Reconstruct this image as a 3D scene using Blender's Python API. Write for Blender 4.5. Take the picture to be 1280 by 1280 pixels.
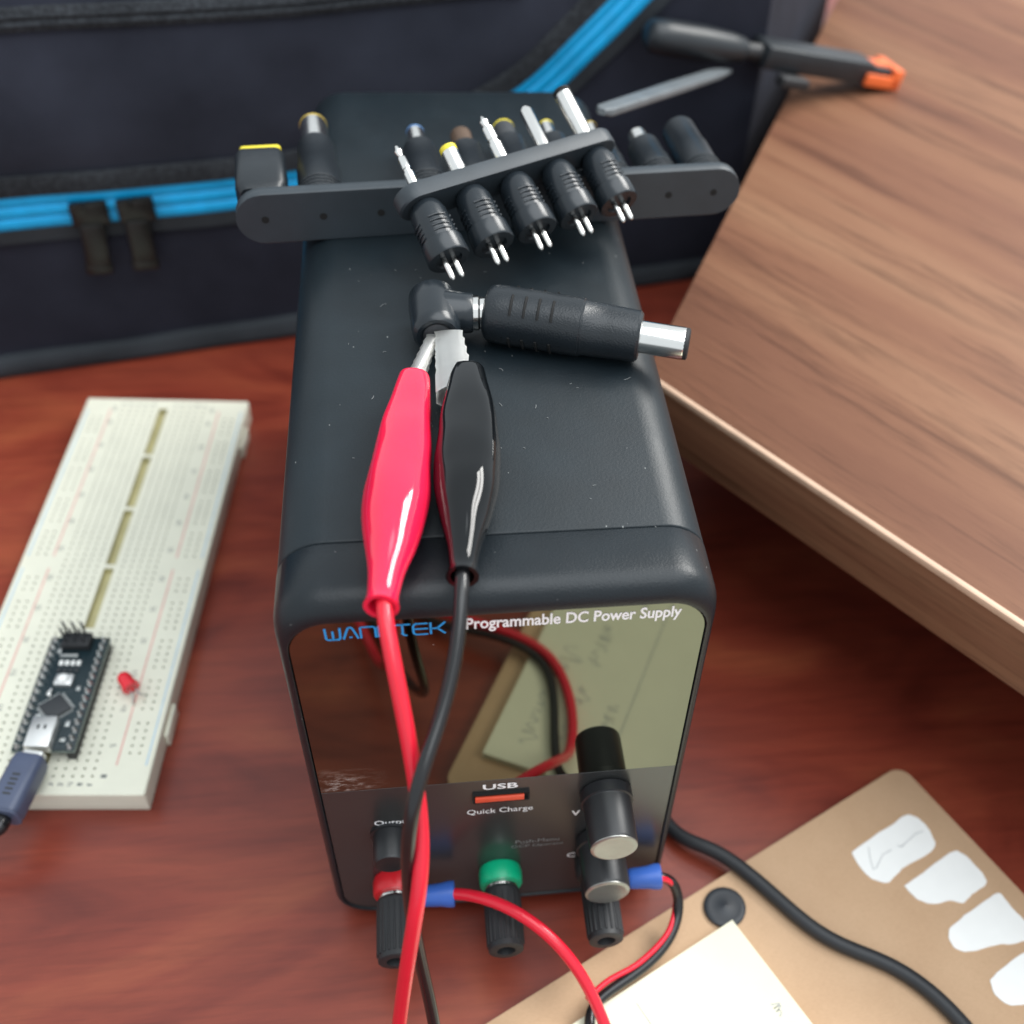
import bpy, bmesh, math, random
from mathutils import Vector, Matrix, noise
random.seed(7)
S = 0.01                      # everything below is written in centimetres
R = math.radians
scene = bpy.context.scene
for o in list(bpy.data.objects): bpy.data.objects.remove(o)
col = scene.collection

# ------------------------------------------------------------------ camera, world, lamps, exposure
cam_d = bpy.data.cameras.new('camera'); cam = bpy.data.objects.new('camera', cam_d); col.objects.link(cam)
cam.location = Vector((-0.9846, -13.2215, 27.7951)) * S
cam.rotation_euler = (0.7421, -0.0592, -0.1278)
cam_d.sensor_width = 36; cam_d.lens = 36 * 1415.6 / 1280
cam_d.shift_x = -100.81 / 1280; cam_d.shift_y = 61.32 / 1280
cam_d.clip_start = 0.01; cam_d.clip_end = 20
cam_d.dof.use_dof = True; cam_d.dof.focus_distance = 0.232; cam_d.dof.aperture_fstop = 12
scene.camera = cam

world = bpy.data.worlds.new('World'); scene.world = world; world.use_nodes = True
wb = world.node_tree.nodes['Background']; wb.inputs[0].default_value = (0.88, 0.95, 1.0, 1); wb.inputs[1].default_value = 0.97

def area(name, loc, target, sx, sy, power, colr):
    d = bpy.data.lights.new(name, 'AREA'); d.shape = 'RECTANGLE'; d.size = sx; d.size_y = sy
    d.energy = power; d.color = colr
    o = bpy.data.objects.new(name, d); col.objects.link(o)
    o.location = loc; o.rotation_euler = (Vector(target) - Vector(loc)).to_track_quat('-Z', 'Y').to_euler()
    return o
area('window_light_upper_pane', (1.10, 0.62, 1.46), (0, 0.08, 0.08), 1.0, 0.26, 18, (1.0, 0.985, 0.95))
area('window_light_lower_pane', (1.22, 0.68, 1.14), (0, 0.08, 0.08), 1.0, 0.26, 18, (1.0, 0.985, 0.95))
area('overhead_fill', (0.45, -0.35, 1.9), (0.03, 0.05, 0.05), 1.8, 1.8, 30, (0.93, 0.97, 1.0))  # added fill lamp, placed to brighten the front and the gap beside the stand

scene.view_settings.view_transform = 'Standard'; scene.view_settings.look = 'None'
scene.view_settings.exposure = 0.0; scene.view_settings.gamma = 1.0
scene.render.engine = 'CYCLES'; scene.render.resolution_x = 1024; scene.render.resolution_y = 1024

# ------------------------------------------------------------------ materials
def srgb(r, g, b):
    f = lambda c: (c / 255 / 12.92) if c / 255 <= 0.04045 else ((c / 255 + 0.055) / 1.055) ** 2.4
    return (f(r), f(g), f(b), 1)
def lin(r, g, b): return (r, g, b, 1)
class NT:
    def __init__(s, name):
        s.m = bpy.data.materials.new(name); s.m.use_nodes = True
        s.t = s.m.node_tree; s.n = s.t.nodes; s.b = s.n['Principled BSDF']
        s.tc = None
    def new(s, ty, **kw):
        n = s.n.new(ty)
        for k, v in kw.items(): setattr(n, k, v)
        return n
    def link(s, a, b): s.t.links.new(a, b)
    def obj(s):
        if not s.tc: s.tc = s.new('ShaderNodeTexCoord')
        return s.tc.outputs['Object']
    def mapping(s, scale=(1, 1, 1), rot=(0, 0, 0), loc=(0, 0, 0)):
        m = s.new('ShaderNodeMapping'); s.link(s.obj(), m.inputs[0])
        m.inputs['Scale'].default_value = scale; m.inputs['Rotation'].default_value = rot; m.inputs['Location'].default_value = loc
        return m.outputs[0]
    def noise(s, vec, scale, detail=4, rough=.55, dist=0):
        n = s.new('ShaderNodeTexNoise'); s.link(vec, n.inputs['Vector'])
        n.inputs['Scale'].default_value = scale; n.inputs['Detail'].default_value = detail
        n.inputs['Roughness'].default_value = rough; n.inputs['Distortion'].default_value = dist
        return n.outputs['Fac']
    def ramp(s, fac, stops):
        r = s.new('ShaderNodeValToRGB'); s.link(fac, r.inputs[0])
        e = r.color_ramp.elements
        while len(e) < len(stops): e.new(.5)
        for i, (p, c) in enumerate(stops): e[i].position = p; e[i].color = c
        return r.outputs[0]
    def mix(s, fac, a, b, mode='MIX'):
        n = s.new('ShaderNodeMix', data_type='RGBA', blend_type=mode)
        for sock, v in ((n.inputs[0], fac), (n.inputs[6], a), (n.inputs[7], b)):
            if hasattr(v, 'links') or isinstance(v, bpy.types.NodeSocket): s.link(v, sock)
            else: sock.default_value = v
        return n.outputs[2]
    def bump(s, h, strength=.3, dist=.0005):
        b = s.new('ShaderNodeBump'); b.inputs['Strength'].default_value = strength; b.inputs['Distance'].default_value = dist
        s.link(h, b.inputs['Height']); s.link(b.outputs[0], s.b.inputs['Normal'])
    def set(s, **kw):
        for k, v in kw.items():
            sock = s.b.inputs[k.replace('_', ' ')]
            if isinstance(v, bpy.types.NodeSocket): s.link(v, sock)
            else: sock.default_value = v
        return s

def simple(name, c, rough=.5, metal=0, grain=0, gscale=3000, var=.12, **kw):
    t = NT(name)
    n = t.noise(t.obj(), 120, 5)
    dark = lin(*[x * (1 - var) for x in c[:3]]); light = lin(*[min(1, x * (1 + var)) for x in c[:3]])
    t.set(Base_Color=t.ramp(n, [(.3, dark), (.7, light)]), Roughness=rough, Metallic=metal, **kw)
    if grain: t.bump(t.noise(t.obj(), gscale, 2), grain, .0002)
    return t.m

M = {}
def dusty_plastic(name, c, rough, grain, gscale, specks):
    t = NT(name)
    n = t.noise(t.obj(), 60, 4)
    base = t.ramp(n, [(.3, lin(*[x * .85 for x in c])), (.7, lin(*[x * 1.2 for x in c]))])
    v = t.new('ShaderNodeTexVoronoi'); t.link(t.mapping(scale=(1, .55, 1)), v.inputs['Vector']); v.inputs['Scale'].default_value = 360
    sp = t.ramp(v.outputs['Distance'], [(.0, lin(1, 1, 1)), (.035, lin(1, 1, 1)), (.060, lin(0, 0, 0))])
    msk = t.ramp(t.noise(t.obj(), 190, 2), [(.50, lin(0, 0, 0)), (.60, lin(1, 1, 1))])
    f = t.new('ShaderNodeMath', operation='MULTIPLY'); t.link(sp, f.inputs[0]); t.link(msk, f.inputs[1])
    f2 = t.new('ShaderNodeMath', operation='MULTIPLY'); t.link(f.outputs[0], f2.inputs[0]); f2.inputs[1].default_value = specks
    smear = t.ramp(t.noise(t.mapping(scale=(1, .4, 1)), 45, 6, .7), [(.35, lin(rough * .86, rough * .86, rough * .86)), (.7, lin(rough * 1.15, rough * 1.15, rough * 1.15))])
    t.set(Base_Color=t.mix(f2.outputs[0], base, lin(.5, .52, .5)), Roughness=smear, Specular_IOR_Level=.38)
    t.bump(t.noise(t.obj(), gscale, 3), grain, .0002)
    return t.m
M['shell'] = dusty_plastic('black_shell_plastic', (.0070, .0125, .0165), .42, .22, 1900, .55)
M['bezel'] = dusty_plastic('black_bezel_plastic', (.0075, .0115, .0150), .37, .30, 2300, .4)
M['rubber'] = simple('black_rubber', lin(.018, .019, .021), .55, grain=.2)
M['plug'] = simple('plug_plastic', lin(.011, .015, .019), .33, grain=.45, gscale=2500)
M['plug_smooth'] = simple('plug_smooth_plastic', lin(.014, .019, .024), .27, grain=.08)
M['strip'] = simple('strip_plastic', lin(.030, .039, .047), .46, grain=.15)
M['nickel'] = simple('nickel_metal', lin(.82, .81, .78), .18, 1, var=.06)
M['steel'] = simple('stamped_steel', lin(.88, .88, .86), .38, .9, var=.06, grain=.1)
M['brass'] = simple('brass_yellow', lin(.80, .58, .12), .3, .6)
M['yellow'] = simple('yellow_insulator', lin(.75, .62, .04), .4)
M['bluetip'] = simple('blue_insulator', lin(.10, .22, .45), .4)
M['browntip'] = simple('brown_insulator', lin(.09, .055, .035), .5)
M['hole'] = simple('dark_hole', lin(.004, .004, .004), .8)
M['redvinyl'] = simple('red_vinyl', lin(.86, .014, .065), .10, var=.04, Coat_Weight=.5, Coat_Roughness=.04)
M['redvinyl'].node_tree.nodes['Principled BSDF'].inputs['Subsurface Weight'].default_value = .15
M['redvinyl'].node_tree.nodes['Principled BSDF'].inputs['Subsurface Scale'].default_value = .002
M['blackvinyl'] = simple('black_vinyl', lin(.005, .006, .007), .06, Specular_IOR_Level=.36)
M['redwire'] = simple('red_wire_insulation', lin(.70, .014, .035), .22, var=.05)
M['blackwire'] = simple('black_wire_insulation', lin(.011, .011, .012), .22)
M['cord'] = simple('power_cord_rubber', lin(.016, .018, .021), .50, grain=.2)
M['bluesleeve'] = simple('blue_crimp_sleeve', lin(.035, .11, .42), .35)
M['green'] = simple('green_collar', lin(.0, .42, .20), .35)
M['red'] = simple('red_collar', lin(.60, .012, .02), .35)
M['usb'] = simple('orange_red_tongue', lin(.80, .095, .045), .35)
M['cap'] = simple('grey_knob_cap', lin(.30, .30, .28), .28, .75)
M['knob'] = simple('knob_plastic', lin(.014, .015, .017), .38, grain=.1)
M['white_print'] = simple('white_print', lin(.90, .92, .94), .5, var=.03)
M['grey_print'] = simple('grey_print', lin(.20, .21, .21), .5, var=.05)
M['blue_print'] = simple('blue_print', lin(.015, .36, .85), .45, var=.03)
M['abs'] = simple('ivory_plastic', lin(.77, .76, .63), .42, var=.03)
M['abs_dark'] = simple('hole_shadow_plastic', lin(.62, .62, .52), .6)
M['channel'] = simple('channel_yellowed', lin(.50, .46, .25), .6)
M['redline'] = simple('red_rail_line', lin(.72, .36, .32), .5)
M['blueline'] = simple('blue_rail_line', lin(.42, .58, .70), .5)
M['print_dark'] = simple('dark_print', lin(.16, .17, .16), .6)
M['pcb'] = simple('dark_circuit_board', lin(.010, .024, .030), .35)
M['pcbedge'] = simple('board_edge', lin(.30, .38, .34), .5)
M['tin'] = simple('solder', lin(.70, .72, .70), .30, 1)
M['chip'] = simple('chip_epoxy', lin(.035, .038, .042), .5)
M['ledlens'] = simple('red_led_lens', lin(.75, .010, .025), .15, Coat_Weight=.4)
M['usbplug'] = simple('slate_blue_plastic', lin(.075, .092, .150), .38)
M['paper'] = simple('white_paper', lin(.90, .90, .87), .7, var=.02)
M['disc'] = simple('disc_rubber', lin(.014, .018, .024), .45)
M['orange'] = simple('orange_plastic', lin(.85, .16, .04), .4)
M['tool'] = simple('tool_black_rubber', lin(.016, .020, .024), .40, grain=.2)
M['spudger'] = simple('grey_nylon', lin(.12, .135, .145), .45)
M['slider'] = simple('slider_metal', lin(.010, .010, .009), .35, .2)
M['blueteeth'] = simple('blue_zip_tape', lin(.0, .36, .72), .5, grain=.2, gscale=1500)
M['ink'] = simple('pencil_ink', lin(.33, .34, .34), .6)

def mat_table():
    t = NT('mahogany_table')
    v = t.mapping(scale=(1.0, 2.3, 1), rot=(0, 0, R(-6)))
    n1 = t.noise(v, 8, 6, .5, 2.2)
    n2 = t.noise(t.mapping(scale=(1, 12, 1), rot=(0, 0, R(-6))), 26, 6, .65, .6)
    n3 = t.noise(t.mapping(scale=(1, 30, 1), rot=(0, 0, R(-4))), 90, 3, .6)
    c = t.ramp(n1, [(.26, lin(.125, .019, .012)), (.42, lin(.215, .036, .020)), (.55, lin(.268, .050, .026)), (.72, lin(.340, .080, .036))])
    c = t.mix(.42, c, t.ramp(n2, [(.3, lin(.40, .36, .38)), (.6, lin(1, 1, 1))]), 'MULTIPLY')
    c = t.mix(.14, c, t.ramp(n3, [(.35, lin(.45, .42, .42)), (.55, lin(1, 1, 1))]), 'MULTIPLY')
    t.set(Base_Color=c, Roughness=t.ramp(t.noise(t.obj(), 14, 5), [(.3, lin(.27, .27, .27)), (.7, lin(.38, .38, .38))]))
    t.b.inputs['Specular IOR Level'].default_value = .55
    t.bump(n3, .05, .0002)
    return t.m
def mat_wood():
    t = NT('walnut_veneer')
    v = t.mapping(scale=(1.5, .10, 4))
    n1 = t.noise(v, 16, 4, .5, .25)
    n2 = t.noise(t.mapping(scale=(5, .30, 9)), 30, 7, .72, .25)
    n3 = t.noise(t.mapping(scale=(30, 1.2, 30)), 80, 4, .7)
    c = t.ramp(n1, [(.30, lin(.118, .050, .028)), (.44, lin(.165, .070, .040)), (.54, lin(.205, .094, .052)), (.68, lin(.260, .135, .076))])
    c = t.mix(.75, c, t.ramp(n2, [(.36, lin(.42, .37, .35)), (.50, lin(1, 1, 1))]), 'MULTIPLY')
    c = t.mix(.22, c, t.ramp(n3, [(.36, lin(.55, .5, .48)), (.52, lin(1, 1, 1))]), 'MULTIPLY')
    t.set(Base_Color=c, Roughness=.55, Specular_IOR_Level=.22)
    t.bump(n3, .08, .0002)
    return t.m
def mat_fabric(name, c, rough=.75, scale=2200, fuzzy=False):
    t = NT(name)
    w = t.new('ShaderNodeTexWave'); t.link(t.mapping(rot=(0, R(35), R(10))), w.inputs['Vector'])
    w.inputs['Scale'].default_value = scale / 6; w.inputs['Distortion'].default_value = .6
    n = t.noise(t.obj(), 25, 5)
    col_ = t.ramp(n, [(.3, lin(*[x * .75 for x in c])), (.7, lin(*[x * 1.3 for x in c]))])
    if fuzzy:
        nf = t.noise(t.obj(), 700, 4, .8)
        col_ = t.mix(.8, col_, t.ramp(nf, [(.42, lin(.6, .6, .6)), (.70, lin(1.9, 1.9, 1.9))]), 'MULTIPLY')
        t.bump(nf, .9, .001)
    else:
        t.bump(w.outputs['Fac'], .35, .0002)
    t.set(Base_Color=col_, Roughness=rough, Sheen_Weight=.02, Specular_IOR_Level=.08)
    return t.m
M['table'] = mat_table(); M['wood'] = mat_wood()
M['bandwood'] = simple('edge_band_wood', lin(.55, .37, .26), .5, var=.12)
M['bag'] = mat_fabric('bag_nylon', (.024, .026, .038))
M['bagflap'] = mat_fabric('bag_flap_nylon', (.036, .040, .056))
M['welt'] = mat_fabric('bag_welt', (.036, .041, .047), .6)
M['fuzzy'] = mat_fabric('bag_fuzzy_tape', (.040, .044, .050), .9, fuzzy=True)
def mat_kraft():
    t = NT('kraft_card')
    n = t.noise(t.obj(), 40, 6, .6); f = t.noise(t.mapping(scale=(1, 4, 1)), 900, 3, .7)
    c = t.ramp(n, [(.3, lin(.56, .36, .215)), (.7, lin(.63, .42, .26))])
    c = t.mix(.25, c, t.ramp(f, [(.35, lin(.7, .66, .6)), (.6, lin(1, 1, 1))]), 'MULTIPLY')
    t.set(Base_Color=c, Roughness=.7); t.bump(f, .1, .0002); return t.m
M['kraft'] = mat_kraft()
M['pad'] = simple('cream_note_paper', lin(.76, .73, .56), .75, var=.02)
def mat_glass_panel():
    t = NT('smoked_display_window')
    # scuffed flakes in the lower left corner: wear with a shape of its own
    g = t.new('ShaderNodeSeparateXYZ'); t.link(t.obj(), g.inputs[0])
    def band(sock, a, b, c_, d):
        m = t.new('ShaderNodeMapRange'); t.link(sock, m.inputs[0]); m.inputs[1].default_value = a; m.inputs[2].default_value = b
        m2 = t.new('ShaderNodeMapRange'); t.link(sock, m2.inputs[0]); m2.inputs[1].default_value = d; m2.inputs[2].default_value = c_
        x = t.new('ShaderNodeMath', operation='MULTIPLY'); t.link(m.outputs[0], x.inputs[0]); t.link(m2.outputs[0], x.inputs[1]); return x.outputs[0]
    bx = band(g.outputs[0], -.040, -.037, -.034, -.024); bz = band(g.outputs[2], .0615, .0620, .0635, .071)
    x = t.new('ShaderNodeMath', operation='MULTIPLY'); t.link(bx, x.inputs[0]); t.link(bz, x.inputs[1])
    nz = t.ramp(t.noise(t.mapping(scale=(.6, 1, 1.6)), 420, 6, .75), [(.47, lin(0, 0, 0)), (.66, lin(1, 1, 1))])
    y = t.new('ShaderNodeMath', operation='MULTIPLY'); t.link(x.outputs[0], y.inputs[0]); t.link(nz, y.inputs[1])
    v = t.new('ShaderNodeTexVoronoi'); t.link(t.obj(), v.inputs['Vector']); v.inputs['Scale'].default_value = 330
    sp = t.ramp(v.outputs['Distance'], [(.035, lin(1, 1, 1)), (.06, lin(0, 0, 0))])
    msk = t.ramp(t.noise(t.obj(), 150, 2), [(.60, lin(0, 0, 0)), (.64, lin(.6, .6, .6))])
    sp = t.mix(1.0, sp, msk, 'MULTIPLY')
    z = t.new('ShaderNodeMath', operation='MAXIMUM'); t.link(y.outputs[0], z.inputs[0]); t.link(sp, z.inputs[1])
    inv = t.new('ShaderNodeMath', operation='SUBTRACT'); inv.inputs[0].default_value = 1; t.link(z.outputs[0], inv.inputs[1])
    t.set(Base_Color=t.mix(z.outputs[0], lin(.165, .17, .13), lin(.55, .56, .56)), Metallic=inv.outputs[0], Roughness=.035)
    return t.m
M['display'] = mat_glass_panel()
M['overlay'] = simple('satin_black_overlay', lin(.028, .030, .030), .27, 0, var=.05, Specular_IOR_Level=.8)

# ------------------------------------------------------------------ mesh building
class MB:
    def __init__(s): s.bm = bmesh.new()
    def faces_from(s, vs, fs, mi=0):
        bv = [s.bm.verts.new(v) for v in vs]
        for f in fs:
            try:
                fc = s.bm.faces.new([bv[i] for i in f]); fc.material_index = mi
            except ValueError: pass
        return s
    def box(s, a, b, bev=0, rot=None, origin=None, mi=0, seg=2):
        x0, y0, z0 = a; x1, y1, z1 = b
        t = bmesh.new()
        bmesh.ops.create_cube(t, size=1)
        for v in t.verts: v.co = Vector(((x0 + x1) / 2 + v.co.x * (x1 - x0), (y0 + y1) / 2 + v.co.y * (y1 - y0), (z0 + z1) / 2 + v.co.z * (z1 - z0)))
        if bev: bmesh.ops.bevel(t, geom=list(t.edges), offset=bev, segments=seg, affect='EDGES', profile=.5)
        s._add(t, rot, origin, mi); return s
    def _add(s, t, rot=None, origin=None, mi=0):
        M4 = Matrix.Identity(4)
        if rot is not None: M4 = rot.to_4x4()
        if origin is not None: M4 = Matrix.Translation(Vector(origin)) @ M4
        t.verts.ensure_lookup_table()
        vs = [M4 @ v.co for v in t.verts]; idx = {v: i for i, v in enumerate(t.verts)}
        s.faces_from(vs, [[idx[v] for v in f.verts] for f in t.faces], mi); t.free()
    def lathe(s, p, axis, prof, n=24, cap0=True, cap1=True, mi=0, up=None, sq=1.0):
        # prof: list of (distance along axis, radius)
        p = Vector(p); ax = Vector(axis).normalized()
        up = Vector(up) if up else (Vector((0, 0, 1)) if abs(ax.z) < .9 else Vector((0, 1, 0)))
        e1 = ax.cross(up).normalized(); e2 = e1.cross(ax).normalized()
        vs = []
        for d, r in prof:
            for k in range(n):
                a = 2 * math.pi * k / n
                vs.append(p + ax * d + e1 * (math.cos(a) * r) + e2 * (math.sin(a) * r * sq))
        fs = []
        for i in range(len(prof) - 1):
            for k in range(n):
                k2 = (k + 1) % n
                fs.append((i * n + k, i * n + k2, (i + 1) * n + k2, (i + 1) * n + k))
        if cap0: fs.append(tuple(range(n - 1, -1, -1)))
        if cap1: fs.append(tuple((len(prof) - 1) * n + k for k in range(n)))
        return s.faces_from(vs, fs, mi)
    def tube(s, pts, r, n=14, caps=True, mi=0, res=8, rad=None, smooth=True, relax=0):
        P = spline(pts, res) if smooth else [Vector(q) for q in pts]
        for _ in range(relax):
            P = [P[0]] + [(P[i - 1] + P[i] * 2 + P[i + 1]) / 4 for i in range(1, len(P) - 1)] + [P[-1]]
        m = len(P); vs = []
        T = [(P[min(i + 1, m - 1)] - P[max(i - 1, 0)]).normalized() for i in range(m)]
        e = T[0].orthogonal().normalized()
        for i in range(m):
            e = (e - T[i] * e.dot(T[i])).normalized(); f = T[i].cross(e)
            rr = rad(i / (m - 1)) if rad else r
            for k in range(n):
                a = 2 * math.pi * k / n; vs.append(P[i] + e * (math.cos(a) * rr) + f * (math.sin(a) * rr))
        fs = [(i * n + k, i * n + (k + 1) % n, (i + 1) * n + (k + 1) % n, (i + 1) * n + k) for i in range(m - 1) for k in range(n)]
        if caps: fs += [tuple(range(n - 1, -1, -1)), tuple((m - 1) * n + k for k in range(n))]
        return s.faces_from(vs, fs, mi)
    def rings(s, rings, cap0=True, cap1=True, mi=0, close=True):
        n = len(rings[0]); vs = [v for r in rings for v in r]
        fs = [(i * n + k, i * n + (k + 1) % n, (i + 1) * n + (k + 1) % n, (i + 1) * n + k) for i in range(len(rings) - 1) for k in range(n if close else n - 1)]
        if cap0: fs.append(tuple(range(n - 1, -1, -1)))
        if cap1: fs.append(tuple((len(rings) - 1) * n + k for k in range(n)))
        return s.faces_from(vs, fs, mi)
    def prism(s, poly, z0, z1, mi=0, bev=0):
        t = bmesh.new()
        b = [t.verts.new((x, y, z0)) for x, y in poly]; c = [t.verts.new((x, y, z1)) for x, y in poly]
        n = len(poly)
        t.faces.new(b[::-1]); t.faces.new(c)
        for k in range(n): t.faces.new((b[k], b[(k + 1) % n], c[(k + 1) % n], c[k]))
        bmesh.ops.recalc_face_normals(t, faces=t.faces)
        if bev:
            ed = [e for e in t.edges if abs(e.verts[0].co.z - e.verts[1].co.z) < 1e-6]
            bmesh.ops.bevel(t, geom=ed, offset=bev, segments=2, affect='EDGES', profile=.5)
        s._add(t, mi=mi); return s
    def xf(s, mat4):
        bmesh.ops.transform(s.bm, matrix=mat4, verts=s.bm.verts); return s
    def build(s, name, mat, parent=None, world=False, smooth=40, recalc=True):
        if recalc: bmesh.ops.recalc_face_normals(s.bm, faces=s.bm.faces)
        if world and parent is not None:
            off = Vector(parent['_base'])
            for v in s.bm.verts: v.co -= off
        for v in s.bm.verts: v.co *= S
        me = bpy.data.meshes.new(name); s.bm.to_mesh(me); s.bm.free()
        for m_ in (mat if isinstance(mat, (list, tuple)) else [mat]): me.materials.append(m_)
        if smooth:
            for p in me.polygons: p.use_smooth = True
            me.set_sharp_from_angle(angle=R(smooth))
        o = bpy.data.objects.new(name, me); col.objects.link(o)
        if parent is not None: o.parent = parent
        return o
def spline(pts, res=8):
    P = [Vector(p) for p in pts]; out = []
    for i in range(len(P) - 1):
        p0 = P[max(i - 1, 0)]; p1 = P[i]; p2 = P[i + 1]; p3 = P[min(i + 2, len(P) - 1)]
        for k in range(res):
            t = k / res
            out.append(.5 * ((2 * p1) + (p2 - p0) * t + (2 * p0 - 5 * p1 + 4 * p2 - p3) * t * t + (3 * p1 - p0 - 3 * p2 + p3) * t ** 3))
    out.append(P[-1]); return out
def tag(o, label, cat=None, group=None, kind=None):
    o['label'] = label
    if cat: o['category'] = cat
    if group: o['group'] = group
    if kind: o['kind'] = kind
    return o
def thing(name, base, label, cat, group=None, rotz=0):
    o = bpy.data.objects.new(name, None); col.objects.link(o); o.empty_display_size = .01
    o.location = Vector(base) * S; o.rotation_euler = (0, 0, rotz); o['_base'] = tuple(base)
    return tag(o, label, cat, group)
def rrect(w0, w1, h0, h1, r, n=8):
    # rounded rectangle, counter-clockwise, as (a, b) pairs
    out = []
    for cx, cy, a0 in ((w1 - r, h0 + r, -90), (w1 - r, h1 - r, 0), (w0 + r, h1 - r, 90), (w0 + r, h0 + r, 180)):
        for k in range(n + 1):
            a = R(a0 + 90 * k / n); out.append((cx + r * math.cos(a), cy + r * math.sin(a)))
    return out
def text_mesh(body, width, height, bold=.0, extr=.004):
    c = bpy.data.curves.new('print', 'FONT'); c.body = body; c.size = 1; c.offset = bold; c.extrude = 0; c.resolution_u = 3
    o = bpy.data.objects.new('print', c); col.objects.link(o)
    dg = bpy.context.evaluated_depsgraph_get(); me = bpy.data.meshes.new_from_object(o.evaluated_get(dg))
    bpy.data.objects.remove(o)
    xs = [v.co.x for v in me.vertices]; ys = [v.co.y for v in me.vertices]
    x0, x1, y0, y1 = min(xs), max(xs), min(ys), max(ys)
    sx = width / (x1 - x0); sy = height / (y1 - y0) if height else sx
    vs = [Vector(((v.co.x - x0) * sx - width / 2, (v.co.y - y0) * sy - (y1 - y0) * sy / 2, 0)) for v in me.vertices]
    fs = [tuple(p.vertices) for p in me.polygons]
    bpy.data.meshes.remove(me); return vs, fs
def ribbon(mb, pts, w, to3d, closed=False):
    # flat stroke along 2-D polyline
    P = [Vector((x, y)) for x, y in pts]; n = len(P); L = []; Rr = []
    for i in range(n):
        d = (P[min(i + 1, n - 1)] - P[max(i - 1, 0)]).normalized(); nn = Vector((-d.y, d.x)) * w / 2
        a = 1.0
        if 0 < i < n - 1:
            d1 = (P[i] - P[i - 1]).normalized(); c_ = max(.5, d.dot(d1)); a = 1 / c_
        L.append(P[i] + nn * a); Rr.append(P[i] - nn * a)
    vs = [to3d(p.x, p.y) for p in L] + [to3d(p.x, p.y) for p in Rr]
    mb.faces_from(vs, [(i, i + 1, n + i + 1, n + i) for i in range(n - 1)])

# ------------------------------------------------------------------ table
tb = MB().box((-95, -70, -3), (95, 90, 0), .3).build('table', M['table'])
tag(tb, 'glossy red-brown mahogany table top', kind='structure')

# ------------------------------------------------------------------ wooden stand
ld = Vector((.444, .896)); fd = Vector((.603, -.797)); c0 = Vector((4.85, 11.65))
ang = math.atan2(ld.y, ld.x) - math.pi / 2
st = thing('wooden_stand', (c0.x + 18, c0.y + 4, 0), 'low walnut-toned wooden stand beside the power supply', 'stand')
st.rotation_euler = (0, 0, 0)
def front_rot(): return math.atan2(fd.y, fd.x)
# slab built in a frame whose x runs along the front edge, so the grain follows it
a_f = front_rot()
st.rotation_euler = (0, 0, a_f + math.pi / 2)
st.location = Vector((c0.x, c0.y, 0)) * S
rz = a_f + math.pi / 2
def loc2(p):   # world xy -> stand frame
    d = Vector((p[0] - c0.x, p[1] - c0.y)); c_, s_ = math.cos(-rz), math.sin(-rz)
    return (d.x * c_ - d.y * s_, d.x * s_ + d.y * c_)
slab = [c0, c0 + fd * 25, c0 + fd * 25 + ld * 52, c0 + ld * 52]
MB().prism([loc2(p) for p in slab], 5.98, 8.0, bev=.12).build('slab', M['wood'], st)
nrm = Vector((fd.y, -fd.x)) * 1
e0 = c0 + fd * .12; e1 = c0 + fd * 24.9
e_in = Vector((ld.x, ld.y)) * .22
MB().prism([loc2(p) for p in (e0 - ld * .012, e1 - ld * .012, e1 + e_in, e0 + e_in)], 7.78, 8.014, bev=.07).build('edge_band', M['bandwood'], st)
for f_ in (7, 21):
    pa = c0 + fd * f_ + ld * 11; pb = pa + ld * 36
    MB().prism([loc2(p) for p in (pa, pa + fd * 1.8, pb + fd * 1.8, pb)], 0, 5.98).build('leg', M['wood'], st)

# ------------------------------------------------------------------ tool bag behind
bd = Vector((.981, .195, 0)).normalized(); bn = Vector((bd.y, -bd.x, 0)); bo = Vector((-17.02, 22.62, 0))
bag = thing('tool_bag', tuple(bo + bd * 12 - bn * 8), 'dark navy fabric bag with bright blue zipper behind the power supply', 'bag')
def bulge(s, z):
    b = .55 * math.sin(max(0, min(1, (z - .6) / 16)) * math.pi) * (1 - math.exp(-((s + 12) / 6)))
    return b + .45 * noise.noise(Vector((s * .13, z * .22, 3))) + .16 * noise.noise(Vector((s * .35, z * .5, 9)))
def bp(s, z, d=0): return bo + bd * s + Vector((0, 0, z)) + bn * (d - .35 + min(.35, z * .25) * bulge(s, z))
S0, S1, BH = -13, 29.6, 17.0
zipc = [(-13, 6.75), (-6, 6.7), (1.9, 6.6), (5.8, 6.45), (9.8, 6.4), (13, 6.55), (16, 7.15), (18.3, 7.9), (20.45, 9.0), (22.3, 10.6), (23.95, 12.05), (25.6, 13.6), (27, 15.4), (27.6, 17.0)]
zc = spline([(a, b, 0) for a, b in zipc], 8)
m = MB(); ns, nz = 90, 40
vs = [bp(S0 + (S1 - S0) * i / ns, BH * j / nz) for j in range(nz + 1) for i in range(ns + 1)]
m.faces_from(vs, [(j * (ns + 1) + i, j * (ns + 1) + i + 1, (j + 1) * (ns + 1) + i + 1, (j + 1) * (ns + 1) + i) for j in range(nz) for i in range(ns)])
m.build('front_panel', M['bag'], bag, world=True, smooth=80)
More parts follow.
